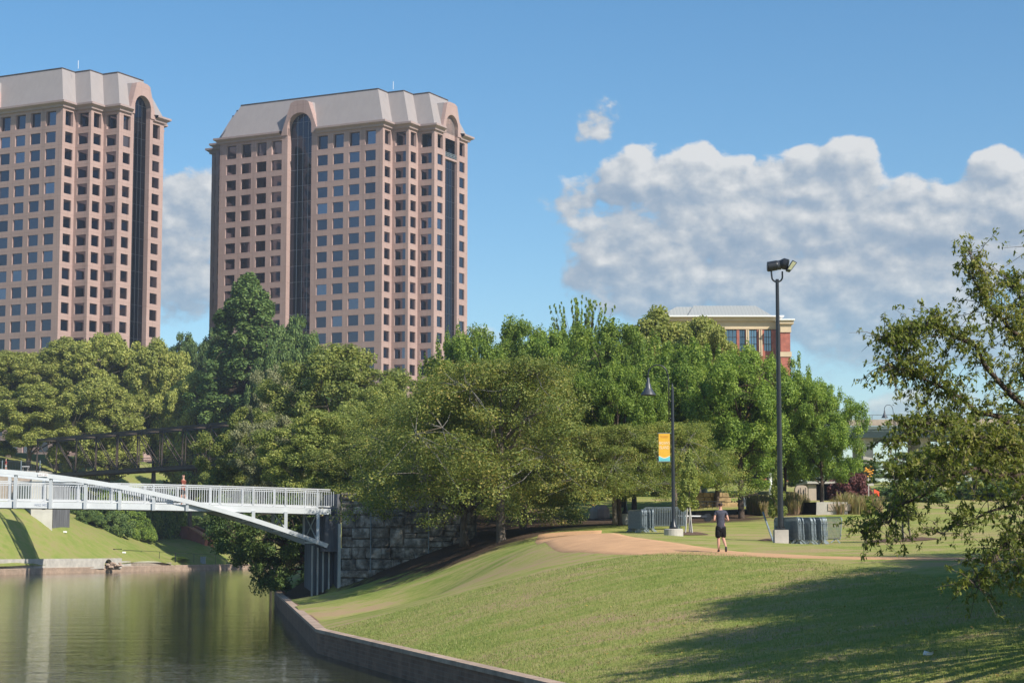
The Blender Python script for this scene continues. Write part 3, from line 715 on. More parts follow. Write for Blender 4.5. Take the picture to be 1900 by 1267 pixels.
    for fc in trim.f:
        q4 = [Vector(trim.v[i]) for i in fc]
        xs = [(q - O).dot(U) for q in q4]; ys = [(q - O).dot(V) for q in q4]
        if max(ys) < 1.2 and max(xs) - min(xs) > 20:      # the long front side, split round the arch
            A, B, Cc, D = q4
            def sp(f0, f1): trim2.quad(A.lerp(B, f0), A.lerp(B, f1), D.lerp(Cc, f1), D.lerp(Cc, f0))
            sp(0, (a0 - 1.4) / LU); sp((a1 + 1.4) / LU, 1)
        elif min(xs) > 52 and max(ys) - min(ys) > 10:
            A, B, Cc, D = q4
            def sp(f0, f1): trim2.quad(A.lerp(B, f0), A.lerp(B, f1), D.lerp(Cc, f1), D.lerp(Cc, f0))
            sp(0, (v0 - .9) / LV); sp((v1 + .9) / LV, 1)
        else: trim2.quad(*q4)
    trim2.build('cornice', M['trim'], t, base=C)
    low = MB(); loft(low, [(0.1, ztop + 1.15), (1.75, ztop + 5.2)])
    for fc in low.f:
        A, B, Cc, D = [Vector(low.v[i]) for i in fc]; xs = [(q - O).dot(U) for q in (A, B, Cc, D)]; ys = [(q - O).dot(V) for q in (A, B, Cc, D)]
        def cut(x0, x1, co):
            def pt(P0, P1, x): c0, c1 = co(P0), co(P1); return P0.lerp(P1, (x - c0) / (c1 - c0))
            roof.quad(A, pt(A, B, x0), pt(D, Cc, x0), D); roof.quad(pt(A, B, x1), B, Cc, pt(D, Cc, x1))
        if max(ys) < 4 and max(xs) - min(xs) > 20: cut(a0, a1, lambda q: (q - O).dot(U))
        elif min(xs) > 49.4 and max(ys) - min(ys) > 10: cut(9 + v0, 9 + v1, lambda q: (q - O).dot(V))
        else: roof.quad(A, B, Cc, D)
    loft(roof, [(1.75, ztop + 5.2), (3.6, ztop + 9.75), (3.9, ztop + 9.8)], cap=True)
    roof.build('roof', M['roof'], t, base=C)
    rb = MB(); r0 = inset(3.6)
    for i in range(20): a = P(r0[i].x, r0[i].y, ztop + 9.8); b = P(r0[(i + 1) % 20].x, r0[(i + 1) % 20].y, ztop + 9.8); rb.bar(a, b, .3, .22)
    rb.build('roof_ridge', M['rust'], t, base=C)
    pole_ = P(LU - .5, 5.5, ztop + 9.7)
    MB().tube([pole_, pole_ + Vector((0, 0, 1.9))], .06, 5).build('lightning_rod', M['white'], t, base=C)
    return t
tower(710.5, 450, ZT=W(710, 231.5, 450).z, label= 'pink stone office tower right of the sky gap, seen whole with two arched glass bays', glass_right_full=False)
tower(116, 432, ZT=W(116, 195.5, 432).z, label= 'pink stone office tower at the left edge of the photo, cut by the frame', glass_right_full=True)

# ------------------------------------------------------------------ brick office block far behind the trees
def rearblock():
    Y = 330; b0 = W(1465, 700, Y); C = Vector((b0.x, Y, 8))
    t = thing('brick_office_block', 'red brick office block with cream parapet and pale ribbed hip roof behind the trees', 'office building', C)
    k = Y / F
    def X(u): return W(u, 600, Y).x
    def Z(v): return W(1400, v, Y).z
    red = brickmat('red_brick', (0.33, 0.10, 0.07), (0.38, 0.125, 0.085), (0.36, 0.2, 0.15), 1, .5, .2)
    cream = mat('cream_band', (0.56, 0.44, 0.29), .8, 0, .2, .08, .6)
    x0, x1 = X(1240), X(1465)
    # red wall with window openings
    mb = MB(); wb = [(1347, 1368), (1373, 1383.5), (1391, 1405.5), (1419, 1432.5)]
    y0 = Y + 1.0
    cuts = [1240] + [q for w_ in wb for q in w_] + [1446]
    zt, zb = Z(611), Z(650)
    for i in range(0, len(cuts), 2):
        a, b = X(cuts[i]), X(cuts[i + 1]); mb.prism([(a, y0, 0), (b, y0, 0), (b, y0, zt), (a, y0, zt)], (0, 1.2, 0))
    for a, b in wb: mb.prism([(X(a), y0, 0), (X(b), y0, 0), (X(b), y0, zb), (X(a), y0, zb)], (0, 1.2, 0))
    mb.prism([(X(1446), Y - 1.2, 0), (X(1465) - .1, Y - 1.2, 0), (X(1465) - .1, Y - 1.2, Z(618)), (X(1446), Y - 1.2, Z(618))], (0, 14, 0))
    mb.build('brick_wall', red, t, base=C)
    c = MB()
    c.box(((x0 + X(1446)) / 2, y0 + 6.4, (Z(609.5) + Z(595)) / 2), (X(1446) - x0, 13, Z(595) - Z(609.5)))
    c.box(((x0 + X(1446)) / 2, y0 + 6.3, (Z(595) + Z(588)) / 2), (X(1446) - x0, 13.8, Z(588) - Z(595) - .02))
    c.box(((X(1446) + x1) / 2 + .02, Y + 5.8, (Z(618) + Z(603)) / 2), (x1 - X(1446) + .1, 14.4, Z(603) - Z(618)))
    c.box(((X(1446) + x1) / 2, Y + 5.8, (Z(603) + Z(596.5)) / 2), (x1 - X(1446) + .9, 15.2, Z(596.5) - Z(603) - .02))
    c.box(((X(1446) + x1) / 2, Y + 5.8, (Z(655) + Z(662)) / 2), (x1 - X(1446) + .2, 14.3, Z(655) - Z(664)))
    for u in (1386, 1389.3, 1410, 1413.7): c.box((X(u), y0 - .25, (Z(611) + Z(660)) / 2), (.22, .5, Z(611) - Z(660)))
    c.build('stone_band', cream, t, base=C)
    w_ = MB(); w_.box(((x0 + X(1446)) / 2 + .3, y0 + 6.2, Z(588) + .12), (X(1446) - x0 + 1, 15.2, .24)); w_.box(((X(1446) + x1) / 2, Y + 5.8, Z(596.5) + .12), (x1 - X(1446) + 1.3, 15.8, .24))
    w_.build('coping', M['white'], t, base=C)
    gl = glassmat('teal_glass', (0.16, 0.20, 0.22))
    for a, b in wb:
        po = MB().quad((X(a), y0 + .5, zb), (X(b), y0 + .5, zb), (X(b), y0 + .5, zt), (X(a), y0 + .5, zt)).build('window', gl, t, base=C)
        fr = MB()
        for j in range(4): xx = X(a) + (X(b) - X(a)) * j / 3; fr.box((xx, y0 + .42, (zb + zt) / 2), (.09, .1, zt - zb))
        for j in range(4): zz = zb + (zt - zb) * j / 3; fr.box(((X(a) + X(b)) / 2, y0 + .42, zz), (X(b) - X(a), .1, .1))
        fr.build('frame', M['grey_lamp'], po, base=C)
    # ribbed hip roof
    ribm = bpy.data.materials.new('ribbed_pale_roof'); ribm.use_nodes = True; q = NG(ribm.node_tree); bb = ribm.node_tree.nodes['Principled BSDF']
    x_, y_, z_ = q.sep(q.n('ShaderNodeTexCoord').outputs['Object'])
    f = q.m('FRACT', q.m('MULTIPLY', x_, 1.7)); q.link(q.ramp(f, [(0.0, (0.24, 0.25, 0.24)), (0.2, (0.32, 0.33, 0.31)), (1.0, (0.35, 0.355, 0.335))]), bb.inputs['Base Color']); bb.inputs['Roughness'].default_value = .6
    r = MB(); za = Z(588); zr = W(1400, 566, Y + 6).z
    def hip(ua, ub, ra, rb, zr, yb=Y + 1, dep=12):
        A = (X(ua), yb, za); B = (X(ub), yb, za); Cc = (X(ub), yb + dep, za); D = (X(ua), yb + dep, za)
        R0 = (X(ra), yb + dep / 2, zr); R1 = (X(rb), yb + dep / 2, zr)
        r.add([A, B, Cc, D, R0, R1], [(0, 1, 5, 4), (1, 2, 5), (2, 3, 4, 5), (3, 0, 4)])
    hip(1275, 1441, 1294, 1412, zr)
    hip(1215, 1300, 1262, 1290, zr - .2, Y + 2.5, 9)
    r.build('roof', ribm, t, base=C)
rearblock()
# ------------------------------------------------------------------ silver arched footbridge
BR = Vector((-10.45, 112.0, 0)); BA = Vector((-0.9403, -0.3404, 0)).normalized(); BN = Vector((-0.3404, 0.9403, 0))   # along to the left, away
BW = 3.0; BS = 45.0
def bz(s): return 5.41 + 0.026 * s - 0.00058 * s * s if s < 22.4 else 5.41 + 0.026 * 22.4 - 0.00058 * 22.4 ** 2 - 0.00058 * (s - 22.4) ** 2 * 0.6
def az_(s): return 3.55 + 0.377 * s - 0.0084 * s * s
def BP(s, n, z): q = BR + BA * s + BN * n; return Vector((q.x, q.y, z))
t = thing('footbridge', 'silver painted arched footbridge with picket railings over the canal', 'footbridge', BR)
sl = [i * 0.94 for i in range(int(BS / 0.94) + 1)]
dk = MB()
for a, b in zip(sl[:-1], sl[1:]):
    dk.prism([BP(a, .12, bz(a) + .22), BP(a, BW - .12, bz(a) + .22), BP(a, BW - .12, bz(a) + .34), BP(a, .12, bz(a) + .34)], BP(b, 0, bz(b)) - BP(a, 0, bz(a)))
for s in sl[::2]: dk.bar(BP(s, .1, bz(s) + .14), BP(s, BW - .1, bz(s) + .14), .12, .15)
dk.build('deck', M['silver'], t, base=BR)
for nn in (0.0, BW):
    fb = MB()
    for a, b in zip(sl[:-1], sl[1:]): fb.bar(BP(a, nn, bz(a) + .17), BP(b, nn, bz(b) + .17), .14, .34)
    fb.build('edge_girder', M['silver'], t, base=BR)
for nn, inn in ((0.0, .14), (BW, -.14)):
    ar = MB(); prev = None
    xs = np.linspace(.2, 44.6, 70)
    for a, b in zip(xs[:-1], xs[1:]): ar.bar(BP(a, nn - inn * 1.3, az_(a)), BP(b, nn - inn * 1.3, az_(b)), .22, .25)
    ar.build('arch', M['silver'], t, base=BR)
for nn, sg in ((0.0, -1), (BW, 1)):
    s = 0.75; k = 0
    while s < 44.5:
        top = az_(s); d0_ = bz(s)
        p = MB()
        if top > d0_ + .5: p.bar(BP(s, nn + sg * .13, d0_ - .02), BP(s, nn + sg * .13, top - .1 if top < d0_ + 1.35 else top - .1), .16, .19)
        elif top < d0_ - .3: p.bar(BP(s, nn + sg * .15, top + .1), BP(s, nn + sg * .15, d0_ + .1), .17, .19)
        if p.v: p.build('hanger', M['silver'], t, base=BR)
        s += 1.88; k += 1
xb = MB()
for s in (0.75, 2.63):
    z0, z1 = az_(s) + .15, bz(s) + .05
    xb.bar(BP(s, .1, z0), BP(s, BW - .1, z1), .08); xb.bar(BP(s, .1, z1), BP(s, BW - .1, z0), .08)
for s in (.75, 2.63, 4.5): xb.bar(BP(s, 0, az_(s)), BP(s, BW, az_(s)), .12)
xb.build('cross_brace', M['silver'], t, base=BR)
for nn in (0.06, BW - .06):
    rl = MB(); pk = MB(); ps_ = MB()
    for a, b in zip(sl[:-1], sl[1:]):
        rl.bar(BP(a, nn, bz(a) + 1.43), BP(b, nn, bz(b) + 1.43), .07, .06)
        rl.bar(BP(a, nn, bz(a) + 1.32), BP(b, nn, bz(b) + 1.32), .045, .04)
        rl.bar(BP(a, nn, bz(a) + .46), BP(b, nn, bz(b) + .46), .07, .07)
    s = -0.2
    while s < BS:
        pk.bar(BP(s, nn, bz(s) + .46), BP(s, nn, bz(s) + 1.33), .028, .035); s += .136
    s = -0.2
    while s < BS:
        ps_.bar(BP(s + .95, nn - .04, bz(s) + .2), BP(s + .95, nn - .04, bz(s) + 1.45), .095, .08); s += 1.88
    rb_ = rl.build('handrail', M['silver_rail'], t, base=BR)
    pk.build('railing_pickets', M['silver_rail'], t, base=BR); ps_.build('railing_posts', M['silver_rail'], t, base=BR)
def text(body, name, mt, parent, loc, size, rotM, base=None, ext=.004, xs=1.0):
    c = bpy.data.curves.new(name, 'FONT'); c.body = body; c.size = size; c.extrude = ext; c.align_x = 'CENTER'; c.align_y = 'CENTER'
    to = bpy.data.objects.new(name, c); col.objects.link(to); bpy.context.view_layer.update(); me = bpy.data.meshes.new_from_object(to.evaluated_get(bpy.context.evaluated_depsgraph_get())); bpy.data.objects.remove(to); me.materials.clear(); me.materials.append(mt); me.transform(Matrix.Diagonal((xs, 1, 1, 1)))
    o = bpy.data.objects.new(name, me); col.objects.link(o); o.parent = parent
    m4 = rotM.to_4x4(); m4.translation = Vector(loc) - (Vector(base) if base is not None else Vector()); o.matrix_local = m4
    return o
BX = Matrix((-BA, Vector((0, 0, 1)), -BN)).transposed()      # text axes on the near face
sg_ = BP(16.25, -.36, az_(16.25) + .02)
rotp = Matrix.Rotation(-.09, 3, -BN)
plate = MB().box(sg_, (.53, .02, .17), M=Matrix((-BA, BN, Vector((0, 0, 1)))).transposed()).build('number_plate', M['white'], t, base=BR)
M['sign_red'] = mat('dark_red_ink', (.12, .03, .03), .6)
text('NXZ 502', 'lettering', M['sign_red'], plate, sg_ - BN * .014, .125, BX, BR)
M['sign_grey'] = mat('grey_ink', (.28, .32, .40), .6)
text('NXZ 502', 'lettering', M['sign_grey'], t, BP(16.3, -.085, bz(16.3) + .17), .17, BX, BR)

# concrete pier and stone abutment at the right end
pb = Vector((-11.3, 112.6, .7))
t = thing('bridge_pier', 'stained concrete pier under the right end of the silver footbridge', 'bridge pier', pb)
pr = MB()
pr.prism([BP(-.3, .5, .3), BP(.75, .5, .3), BP(.75, 3.0, .3), BP(-.3, 3.0, .3)], (0, 0, 5.0))
pr.prism([BP(-.55, -.2, .3), BP(-.36, -.2, .3), BP(-.36, 3.0, .3), BP(-.55, 3.0, .3)], (0, 0, 6.3))
pr.build('shaft', M['pier'], t, base=pb)
MB().prism([BP(-.56, -.34, .3), BP(-.40, -.34, .3), BP(-.40, -.22, .3), BP(-.56, -.22, .3)], (0, 0, 4.6)).build('edge_strip', M['cream'], t, base=pb)
for s in (-.05, .3, .62, .95): MB().bar(BP(s, .36, .3), BP(s, .36, 3.35 + .3 * max(0, s)), .10, .12).build('rib', M['concrete'], t, base=pb)
MB().prism([BP(-.36, -.2, 3.3), BP(.5, -.2, 3.3), BP(.3, -.2, 5.35), BP(-.36, -.2, 5.35)], BN * 2.6).build('bearing_seat', M['pier'], t, base=pb)

def stonemat():
    m = bpy.data.materials.new('rough_granite_blocks'); m.use_nodes = True; nt = m.node_tree; q = NG(nt); b = nt.nodes['Principled BSDF']
    ge = q.n('ShaderNodeNewGeometry'); t = q.n('ShaderNodeTexCoord')
    r = q.ramp(ge.outputs['Random Per Island'], [(0, (0.05, 0.045, 0.036)), (.35, (0.14, 0.12, 0.10)), (.6, (0.26, 0.23, 0.19)), (.8, (0.27, 0.19, 0.13)), (1, (0.09, 0.08, 0.07))])
    n = q.noise(t.outputs['Object'], 1.7, 6, .65)
    q.link(q.mix(.6, r, q.ramp(n, [(.36, (.07, .06, .045)), (.50, (.30, .26, .21)), (.62, (.70, .62, .52))])), b.inputs['Base Color'])  # stone tones, with contrast raised to paint in dappled sun
    b.inputs['Roughness'].default_value = .9; b.inputs['Specular IOR Level'].default_value = .2
    bn = q.n('ShaderNodeBump'); bn.inputs['Strength'].default_value = 1.0; bn.inputs['Distance'].default_value = .14
    q.link(q.noise(t.outputs['Object'], 7, 5, .65), bn.inputs['Height']); q.link(bn.outputs[0], b.inputs['Normal']); return m
M['granite'] = stonemat()
rnd = random.Random(12)
wa = BP(-.57, -.25, 0); wb_ = Vector((W(873, 960, 108).x, 108.0, 0)); wd = (wb_ - wa); WLn = wd.length; wd.normalize(); wn = Vector((-wd.y, wd.x, 0))
sw = MB()
ztop_w = W(650, 913, 112).z
def block(s0, s1, z, hh):
    a = wa + wd * (s0 + .02); b = wa + wd * (s1 - .02); pz = rnd.uniform(-.06, .06); e = rnd.uniform(.03, .08)
    q0 = a + wn * pz; q1 = b + wn * pz
    vs = [(q0.x, q0.y, z + .02), (q1.x, q1.y, z + .02), (q1.x, q1.y, z + hh - .02), (q0.x, q0.y, z + hh - .02)]
    ins = [Vector(p_) + wd * sx * e * rnd.uniform(.5, 2) + Vector((0, 0, sz * e * rnd.uniform(.5, 2))) - wn * rnd.uniform(.02, .12) for p_, (sx, sz) in zip(vs, ((1, 1), (-1, 1), (-1, -1), (1, -1)))]
    back = [Vector(p_) + wn * .5 for p_ in vs]
    sw.add(ins + [Vector(p_) for p_ in vs] + back, [(0, 1, 2, 3)] + [(4 + i, 4 + (i + 1) % 4, (i + 1) % 4, i) for i in range(4)] + [(8 + i, 8 + (i + 1) % 4, 4 + (i + 1) % 4, 4 + i) for i in range(4)] + [(11, 10, 9, 8)])
# random ashlar: panels of stone, each split its own way
def ashlar(s0, s1, z0, z1):
    w_, h_ = s1 - s0, z1 - z0
    if (w_ < 1.5 and h_ < .8) or w_ * h_ < .4 or (w_ * h_ < 1.1 and rnd.random() < .35): block(s0, s1, z0, h_); return
    if w_ > h_ * rnd.uniform(1.7, 2.7): c = s0 + w_ * rnd.uniform(.36, .64); ashlar(s0, c, z0, z1); ashlar(c, s1, z0, z1)
    else: c = z0 + h_ * rnd.uniform(.36, .64); ashlar(s0, s1, z0, c); ashlar(s0, s1, c, z1)
ashlar(0, WLn, .3, ztop_w - .45)
s_ = 0
while s_ < WLn - .01: e_ = min(WLn, s_ + rnd.uniform(.9, 1.8)); e_ = WLn if WLn - e_ < .5 else e_; block(s_, e_, ztop_w - .45, .45); s_ = e_
t = thing('stone_abutment', 'tall wall of rough grey stone blocks rising from the grass slope beside the silver footbridge', 'stone wall', wa)
sw.build('stone_blocks', M['granite'], t, base=wa)
core = MB(); core.prism([wa + wn * .10 + Vector((0, 0, -.5)), wb_ + wn * .10 - wd * .1 + Vector((0, 0, -.5)), wb_ + wn * .9 - wd * .1 + Vector((0, 0, -.5)), wa + wn * .9 + Vector((0, 0, -.5))], (0, 0, ztop_w + .3))
core.build('mortar_core', mat('dark_mortar', (.12, .11, .095), .95), t, base=wa)
for s_ in (2.1, 5.9):
    a = wa + wd * s_ - wn * .12; MB().tube([(a.x, a.y, 2.2), (a.x, a.y, ztop_w - .8)], .035, 5).build('drain_pipe', M['galv'], t, base=wa)

# ------------------------------------------------------------------ dark truss footbridge on the far side
TA = W(68, 885, 250); TB = W(430, 861, 214)
td = TB - TA; td.z = 0; TL = td.length; td.normalize(); tn = Vector((-td.y, td.x, 0))
if tn.y < 0: tn = -tn
zb_ = TA.z - .1; ht = 4.85
t = thing('truss_bridge', 'dark rusted steel truss footbridge crossing in front of the far trees', 'truss bridge', TA)
def TP(s, n, z): q = TA + td * s + tn * n; return Vector((q.x, q.y, zb_ + z))
LT = TL + 24
for nn in (0, 2.7):
    ch = MB(); ch.bar(TP(0, nn, .2), TP(LT, nn, .2), .22, .34); ch.build('bottom_chord', M['rust'], t, base=TA)
    ch = MB(); ch.bar(TP(0, nn, ht), TP(LT, nn, ht), .26, .30); ch.build('top_chord', M['rust'], t, base=TA)
    n_ = 12; pp = 5.3; wb2 = MB()
    s = 0; k = 0
    while s < LT:
        p = MB(); p.bar(TP(s, nn, .4), TP(s, nn, ht - .2), .10 if k % 2 else .16); p.build('post', M['rust'], t, base=TA)
        if s + pp < LT:
            wb2.bar(TP(s, nn, ht - .2), TP(s + pp, nn, .4), .085)
            if nn < 1 and k % 2 == 0: wb2.bar(TP(s, nn, .4), TP(s + pp, nn, ht - .2), .06)
        s += pp; k += 1
    wb2.build('diagonal_brace', M['rust'], t, base=TA)
    for zz, nm_ in ((1.2, 'mid_rail'), (1.6, 'handrail')): MB().bar(TP(0, nn + .1, zz), TP(LT, nn + .1, zz), .06).build(nm_, M['rust'], t, base=TA)
tp = MB(); s = 0
while s < LT: tp.bar(TP(s, 0, ht), TP(s, 2.7, ht), .12); s += 5.3
tp.prism([TP(0, .15, .42), TP(LT, .15, .42), TP(LT, 2.55, .42), TP(0, 2.55, .42)], (0, 0, .1))
tp.build('floor', M['rust'], t, base=TA)
# its concrete abutment and the promenade wall
ab = W(82, 965, 262); 
t = thing('bridge_abutment', 'cream concrete abutment standing on the far lawn below the dark truss bridge', 'bridge abutment', ab)
def slab(u0, u1, vt, vb, Y0, Y1, dep):
    a = W(u0, vt, Y0); b = W(u1, vt, Y1); zb2 = 3.0
    return [(a.x, a.y, zb2), (b.x, b.y, zb2), (b.x, b.y, b.z), (a.x, a.y, a.z)], Vector((-.25, 1, 0)).normalized() * dep
mb = MB(); p, off = slab(59, 99, 884, 985, 261, 261, 7); mb.prism(p, off)
for (u0, u1) in ((59, 84), (88, 100)):
    for v in (947, 949.5): pass
mb.build('front_block', M['cream'], t, base=ab)
mb = MB(); p, off = slab(100, 131, 889, 990, 262, 268, 6); mb.prism(p, off); mb.build('side_block', M['pier'], t, base=ab)  # darker concrete paints in the shadowed right side of the abutment
mb = MB(); p, off = slab(36, 59, 893, 985, 264, 261.5, 6); mb.prism(p, off); mb.build('wing_wall', M['concrete'], t, base=ab)
p0 = W(0, 880, 263)
t = thing('promenade_wall', 'tan retaining wall of the raised promenade at the left edge of the photo', 'retaining wall', p0)
mb = MB(); a = W(-230, 880, 268); b = W(78, 878.5, 267)
mb.prism([(a.x, a.y, 5), (b.x, b.y, 5), (b.x, b.y, b.z), (a.x, a.y, b.z)], (0, 5, 0)); mb.build('wall', M['tan'] if False else M['beige'], t, base=p0)
mb = MB(); mb.prism([(a.x, a.y - .2, b.z), (b.x + .2, b.y - .2, b.z), (b.x + .2, b.y - .2, b.z + .35), (a.x, a.y - .2, b.z + .35)], (0, 5.4, 0)); mb.build('coping', M['concrete'], t, base=p0)
PZ = b.z + .35
fx0 = a.x; fx1 = W(73, 870, 267).x
t = thing('picket_fence', 'dark metal picket fence along the promenade edge at the left of the photo', 'fence', (fx1, 267.4, PZ))
fb = MB(); fb.bar((fx0, 267.4, PZ + .15), (fx1, 267.4, PZ + .15), .05); fb.bar((fx0, 267.4, PZ + 1.35), (fx1, 267.4, PZ + 1.35), .06)
x = fx0
while x < fx1: fb.bar((x, 267.4, PZ), (x, 267.4, PZ + 1.3), .03); x += .22
fb.build('pickets', M['grey_lamp'], t, base=(fx1, 267.4, PZ))
for i in range(8): xx = fx1 - i * 2.6; MB().bar((xx, 267.4, PZ), (xx, 267.4, PZ + 1.5), .12).build('post', M['galv'], t, base=(fx1, 267.4, PZ))
pt = W(47, 878, 269.5)
t = thing('picnic_table', 'small pale picnic table behind the promenade fence', 'table', (pt.x, 269.6, PZ))
mb = MB(); mb.box((0, 0, .74), (.9, .75, .08)); mb.build('table_top', M['white'], t)
for sx in (-1, 1): mb = MB(); mb.bar((sx * .33, -.35, 0), (sx * .33, .3, .7), .07); mb.bar((sx * .33, .35, 0), (sx * .33, -.3, .7), .07); mb.build('leg', M['greywood'], t)

# red ramp walls, railing, gate posts on the far bank
R0 = W(345, 990, 308)
t = thing('ramp_wall', 'red brown sloping ramp wall set in the grass of the far bank', 'ramp', R0)
def pz(u, v, Y): return W(u, v, Y)
mb = MB(); mb.prism([pz(326, 976, 309), pz(347, 976, 306), pz(347, 1014, 306), pz(326, 1012, 309)], (0, 0.9, 0)); 
mb.prism([pz(347.2, 976, 306), pz(382, 997, 302), pz(378, 1022, 302), pz(347.2, 1014, 306)], (.3, .8, 0)); mb.build('wall', M['redwall'], t, base=R0)
mb = MB(); mb.prism([pz(346, 974.8, 305.6), pz(384, 996, 301.6), pz(383.2, 998.6, 301.6), pz(346, 976.8, 305.6)], (.5, 1.4, 0)); mb.build('coping', mat('orange_coping', (.48, .22, .12), .8), t, base=R0)
mb = MB(); mb.prism([pz(360, 975, 315), pz(391, 988, 311), pz(391, 1020, 311), pz(360, 1020, 315)], (.3, .8, 0)); mb.build('rear_wall', M['redwall'], t, base=R0)
for (u0, u1, nm) in ((211, 224.5, 'a'),):
    a = pz(211, 1032, 272); zt = pz(211, 1017.5, 272).z; b = pz(224.5, 1032, 274)
    t = thing('black_gate', 'small black iron gate frame on the grass above the long pale wall', 'gate', (a.x, a.y, a.z - .2))
    for p in (a, b): MB().bar((p.x, p.y, a.z - .3), (p.x, p.y, zt), .14).build('post', M['black_metal'], t, base=(a.x, a.y, a.z - .2))
    MB().bar((a.x, a.y, zt - .05), (b.x, b.y, zt - .05), .05).bar((a.x, a.y, a.z + .1), (b.x, b.y, a.z + .1), .05).build('rail', M['black_metal'], t, base=(a.x, a.y, a.z - .2))
fp = [(228, 1020, 274), (262, 1021.5, 279), (296, 1023, 283), (325.5, 1025.5, 287), (360, 1027, 290), (400, 1029, 294)]
a = pz(*fp[0]); t = thing('wire_fence', 'thin dark wire fence on posts crossing the far bank grass', 'fence', (a.x, a.y, a.z - 1))
fb = MB()
for p, q in zip(fp[:-1], fp[1:]): fb.bar(pz(*p), pz(*q), .05)
fb.build('top_rail', M['black_metal'], t, base=(a.x, a.y, a.z - 1))
for i, p in enumerate(fp[1:]): q = pz(*p); MB().bar((q.x, q.y, q.z - 1.35), q, .13 if i == 2 else .06).build('post', M['black_metal'], t, base=(a.x, a.y, a.z - 1))
for (u, v, Y) in ((120, 1001, 264), (230, 1022.5, 273)):
    q = pz(u, v, Y); q.z = h(q.x, q.y)
    o = MB().box((0, 0, .12), (.5, .3, .2), rz=.4).lathe([(.2, 0), (.25, .1), (.1, .22)], 7).build('litter_bag', M['white'], base=(0, 0, 0)); o.location = q
    tag(o, 'small white litter bag on the far lawn ' + ('halfway up the slope' if u == 120 else 'beside the black gate frame'), 'litter')
q = pz(377, 1036, 294)
o = MB().box((0, 0, .5), (.75, .5, 1.0)).box((0, -.02, 1.04), (.85, .6, .08)).build('utility_box', M['galv'], base=(0, 0, 0)); o.location = (q.x, q.y, h(q.x, q.y)); tag(o, 'small grey utility box on the far bank grass by the water', 'utility box')

# ------------------------------------------------------------------ lamp posts
def lamp(loc, H, label, banner=False, base_h=.55, group='bell shaped park lamps'):
    t = thing('street_lamp', label, 'street lamp', loc, 0, group)
    MB().lathe([(.42, -.4), (.42, base_h), (.38, base_h + .03)], 20).build('concrete_base', M['concrete'], t, smooth=False)
    MB().lathe([(.19, base_h + .03), (.19, base_h + .12), (.12, base_h + .22), (.085, base_h + .5), (.075, base_h + 2), (.06, H - 1.1), (.035, H - .95), (.02, H - .8)], 12).build('pole', M['black_metal'], t, smooth=True)
    xx = -.16
    arm = [(xx, 0, H - 2.4), (xx, 0, H - .75), (-.2, 0, H - .40)]
    R = .42
    for a in np.linspace(0, math.pi, 12): arm.append((-.22 - R + R * math.cos(a), 0, H - .42 + R * math.sin(a)))
    arm.append((-.22 - 2 * R, 0, H - .62))
    am = MB().tube(arm, .03, 8); am.bar((-.16, 0, H - 2.35), (-.06, 0, H - 2.35), .06); am.bar((-.16, 0, H - 1.6), (-.05, 0, H - 1.6), .06)
    am.build('arm', M['black_metal'], t, smooth=True)
    cx_ = -.22 - 2 * R
    MB().lathe([(.04, -.55), (.06, -.6), (.075, -.78), (.11, -.86), (.13, -.98), (.20, -1.12), (.33, -1.30), (.34, -1.34), (.31, -1.34), (.18, -1.14)], 20, (cx_, 0, H)).build('lamp_shade', M['grey_lamp'], t, smooth=True)
    if banner:
        zt = H - 3.02; zb2 = zt - 1.2; bx0 = -.62; bx1 = -.13
        MB().bar((-.66, 0, zt + .02), (0, 0, zt + .02), .025).bar((-.66, 0, zb2 - .02), (0, 0, zb2 - .02), .025).build('banner_arm', M['galv'], t)
        o_ = mat('orange_banner_cloth', (.70, .39, .045), .7, 0, .2, .05); tq = mat('turquoise_band', (.16, .52, .55), .7, 0, .2, .05); wh = mat('cream_print', (.82, .68, .48), .7, 0, .2, .03)
        def cl(x0, x1, z0, z1, y, th=.004): return MB().box(((x0 + x1) / 2, y, (z0 + z1) / 2), (x1 - x0, th, z1 - z0))
        b = cl(bx0, bx1, zb2, zt, 0, .012).build('banner', o_, t)
        wave = [(bx0 + (bx1 - bx0) * k / 12, 0, zb2 + .17 - .05 * math.cos((k / 12 - .5) * 5)) for k in range(13)]
        MB().add([(x, -.0085, z) for x, y, z in wave] + [(bx1, -.0085, zb2), (bx0, -.0085, zb2)], [tuple(range(14, -1, -1))]).build('turquoise_band', tq, b)
        MB().add([(x, -.0075, z + .03) for x, y, z in wave] + [(x, -.0075, z - .01) for x, y, z in reversed(wave)], [tuple(range(25, -1, -1))]).build('wave_line', wh, b)
        RX = Matrix(((1, 0, 0), (0, 0, -1), (0, 1, 0)))
        text("BROWN'S", 'lettering', wh, b, ((bx0 + bx1) / 2, -.009, zb2 + .78), .17, RX, None, .002, .62)
        text("ISLAND", 'lettering', wh, b, ((bx0 + bx1) / 2, -.009, zb2 + .585), .19, RX, None, .002, .66)
        for z_, w_ in ((zt - .12, .36), (zt - .17, .30)): cl((bx0 + bx1) / 2 - w_ / 2, (bx0 + bx1) / 2 + w_ / 2, z_ - .011, z_ + .011, -.009).build('small_print', mat('burnt_orange_print', (.5, .19, .03), .7), b)
        cl(bx0 + .06, bx1 - .06, zb2 + .055, zb2 + .075, -.011).build('small_print', mat('blue_print', (.08, .30, .42), .7), b)
    return t
Yl = 85.0; q = W(1250, 1000, Yl); zt = W(1240, 677, Yl).z
lamp((q.x, Yl, q.z), zt - q.z, 'black gooseneck bell lamp post with an orange and turquoise banner', True, .42)
Y2 = 103; q = W(1160.5, 966, Y2)
lamp((q.x, Y2, q.z), 7.6, 'dark gooseneck lamp post standing under the trees on a round brown base', False, .35)
Y3 = 200; q = W(1663, 900, Y3); zt = W(1640, 751, Y3).z
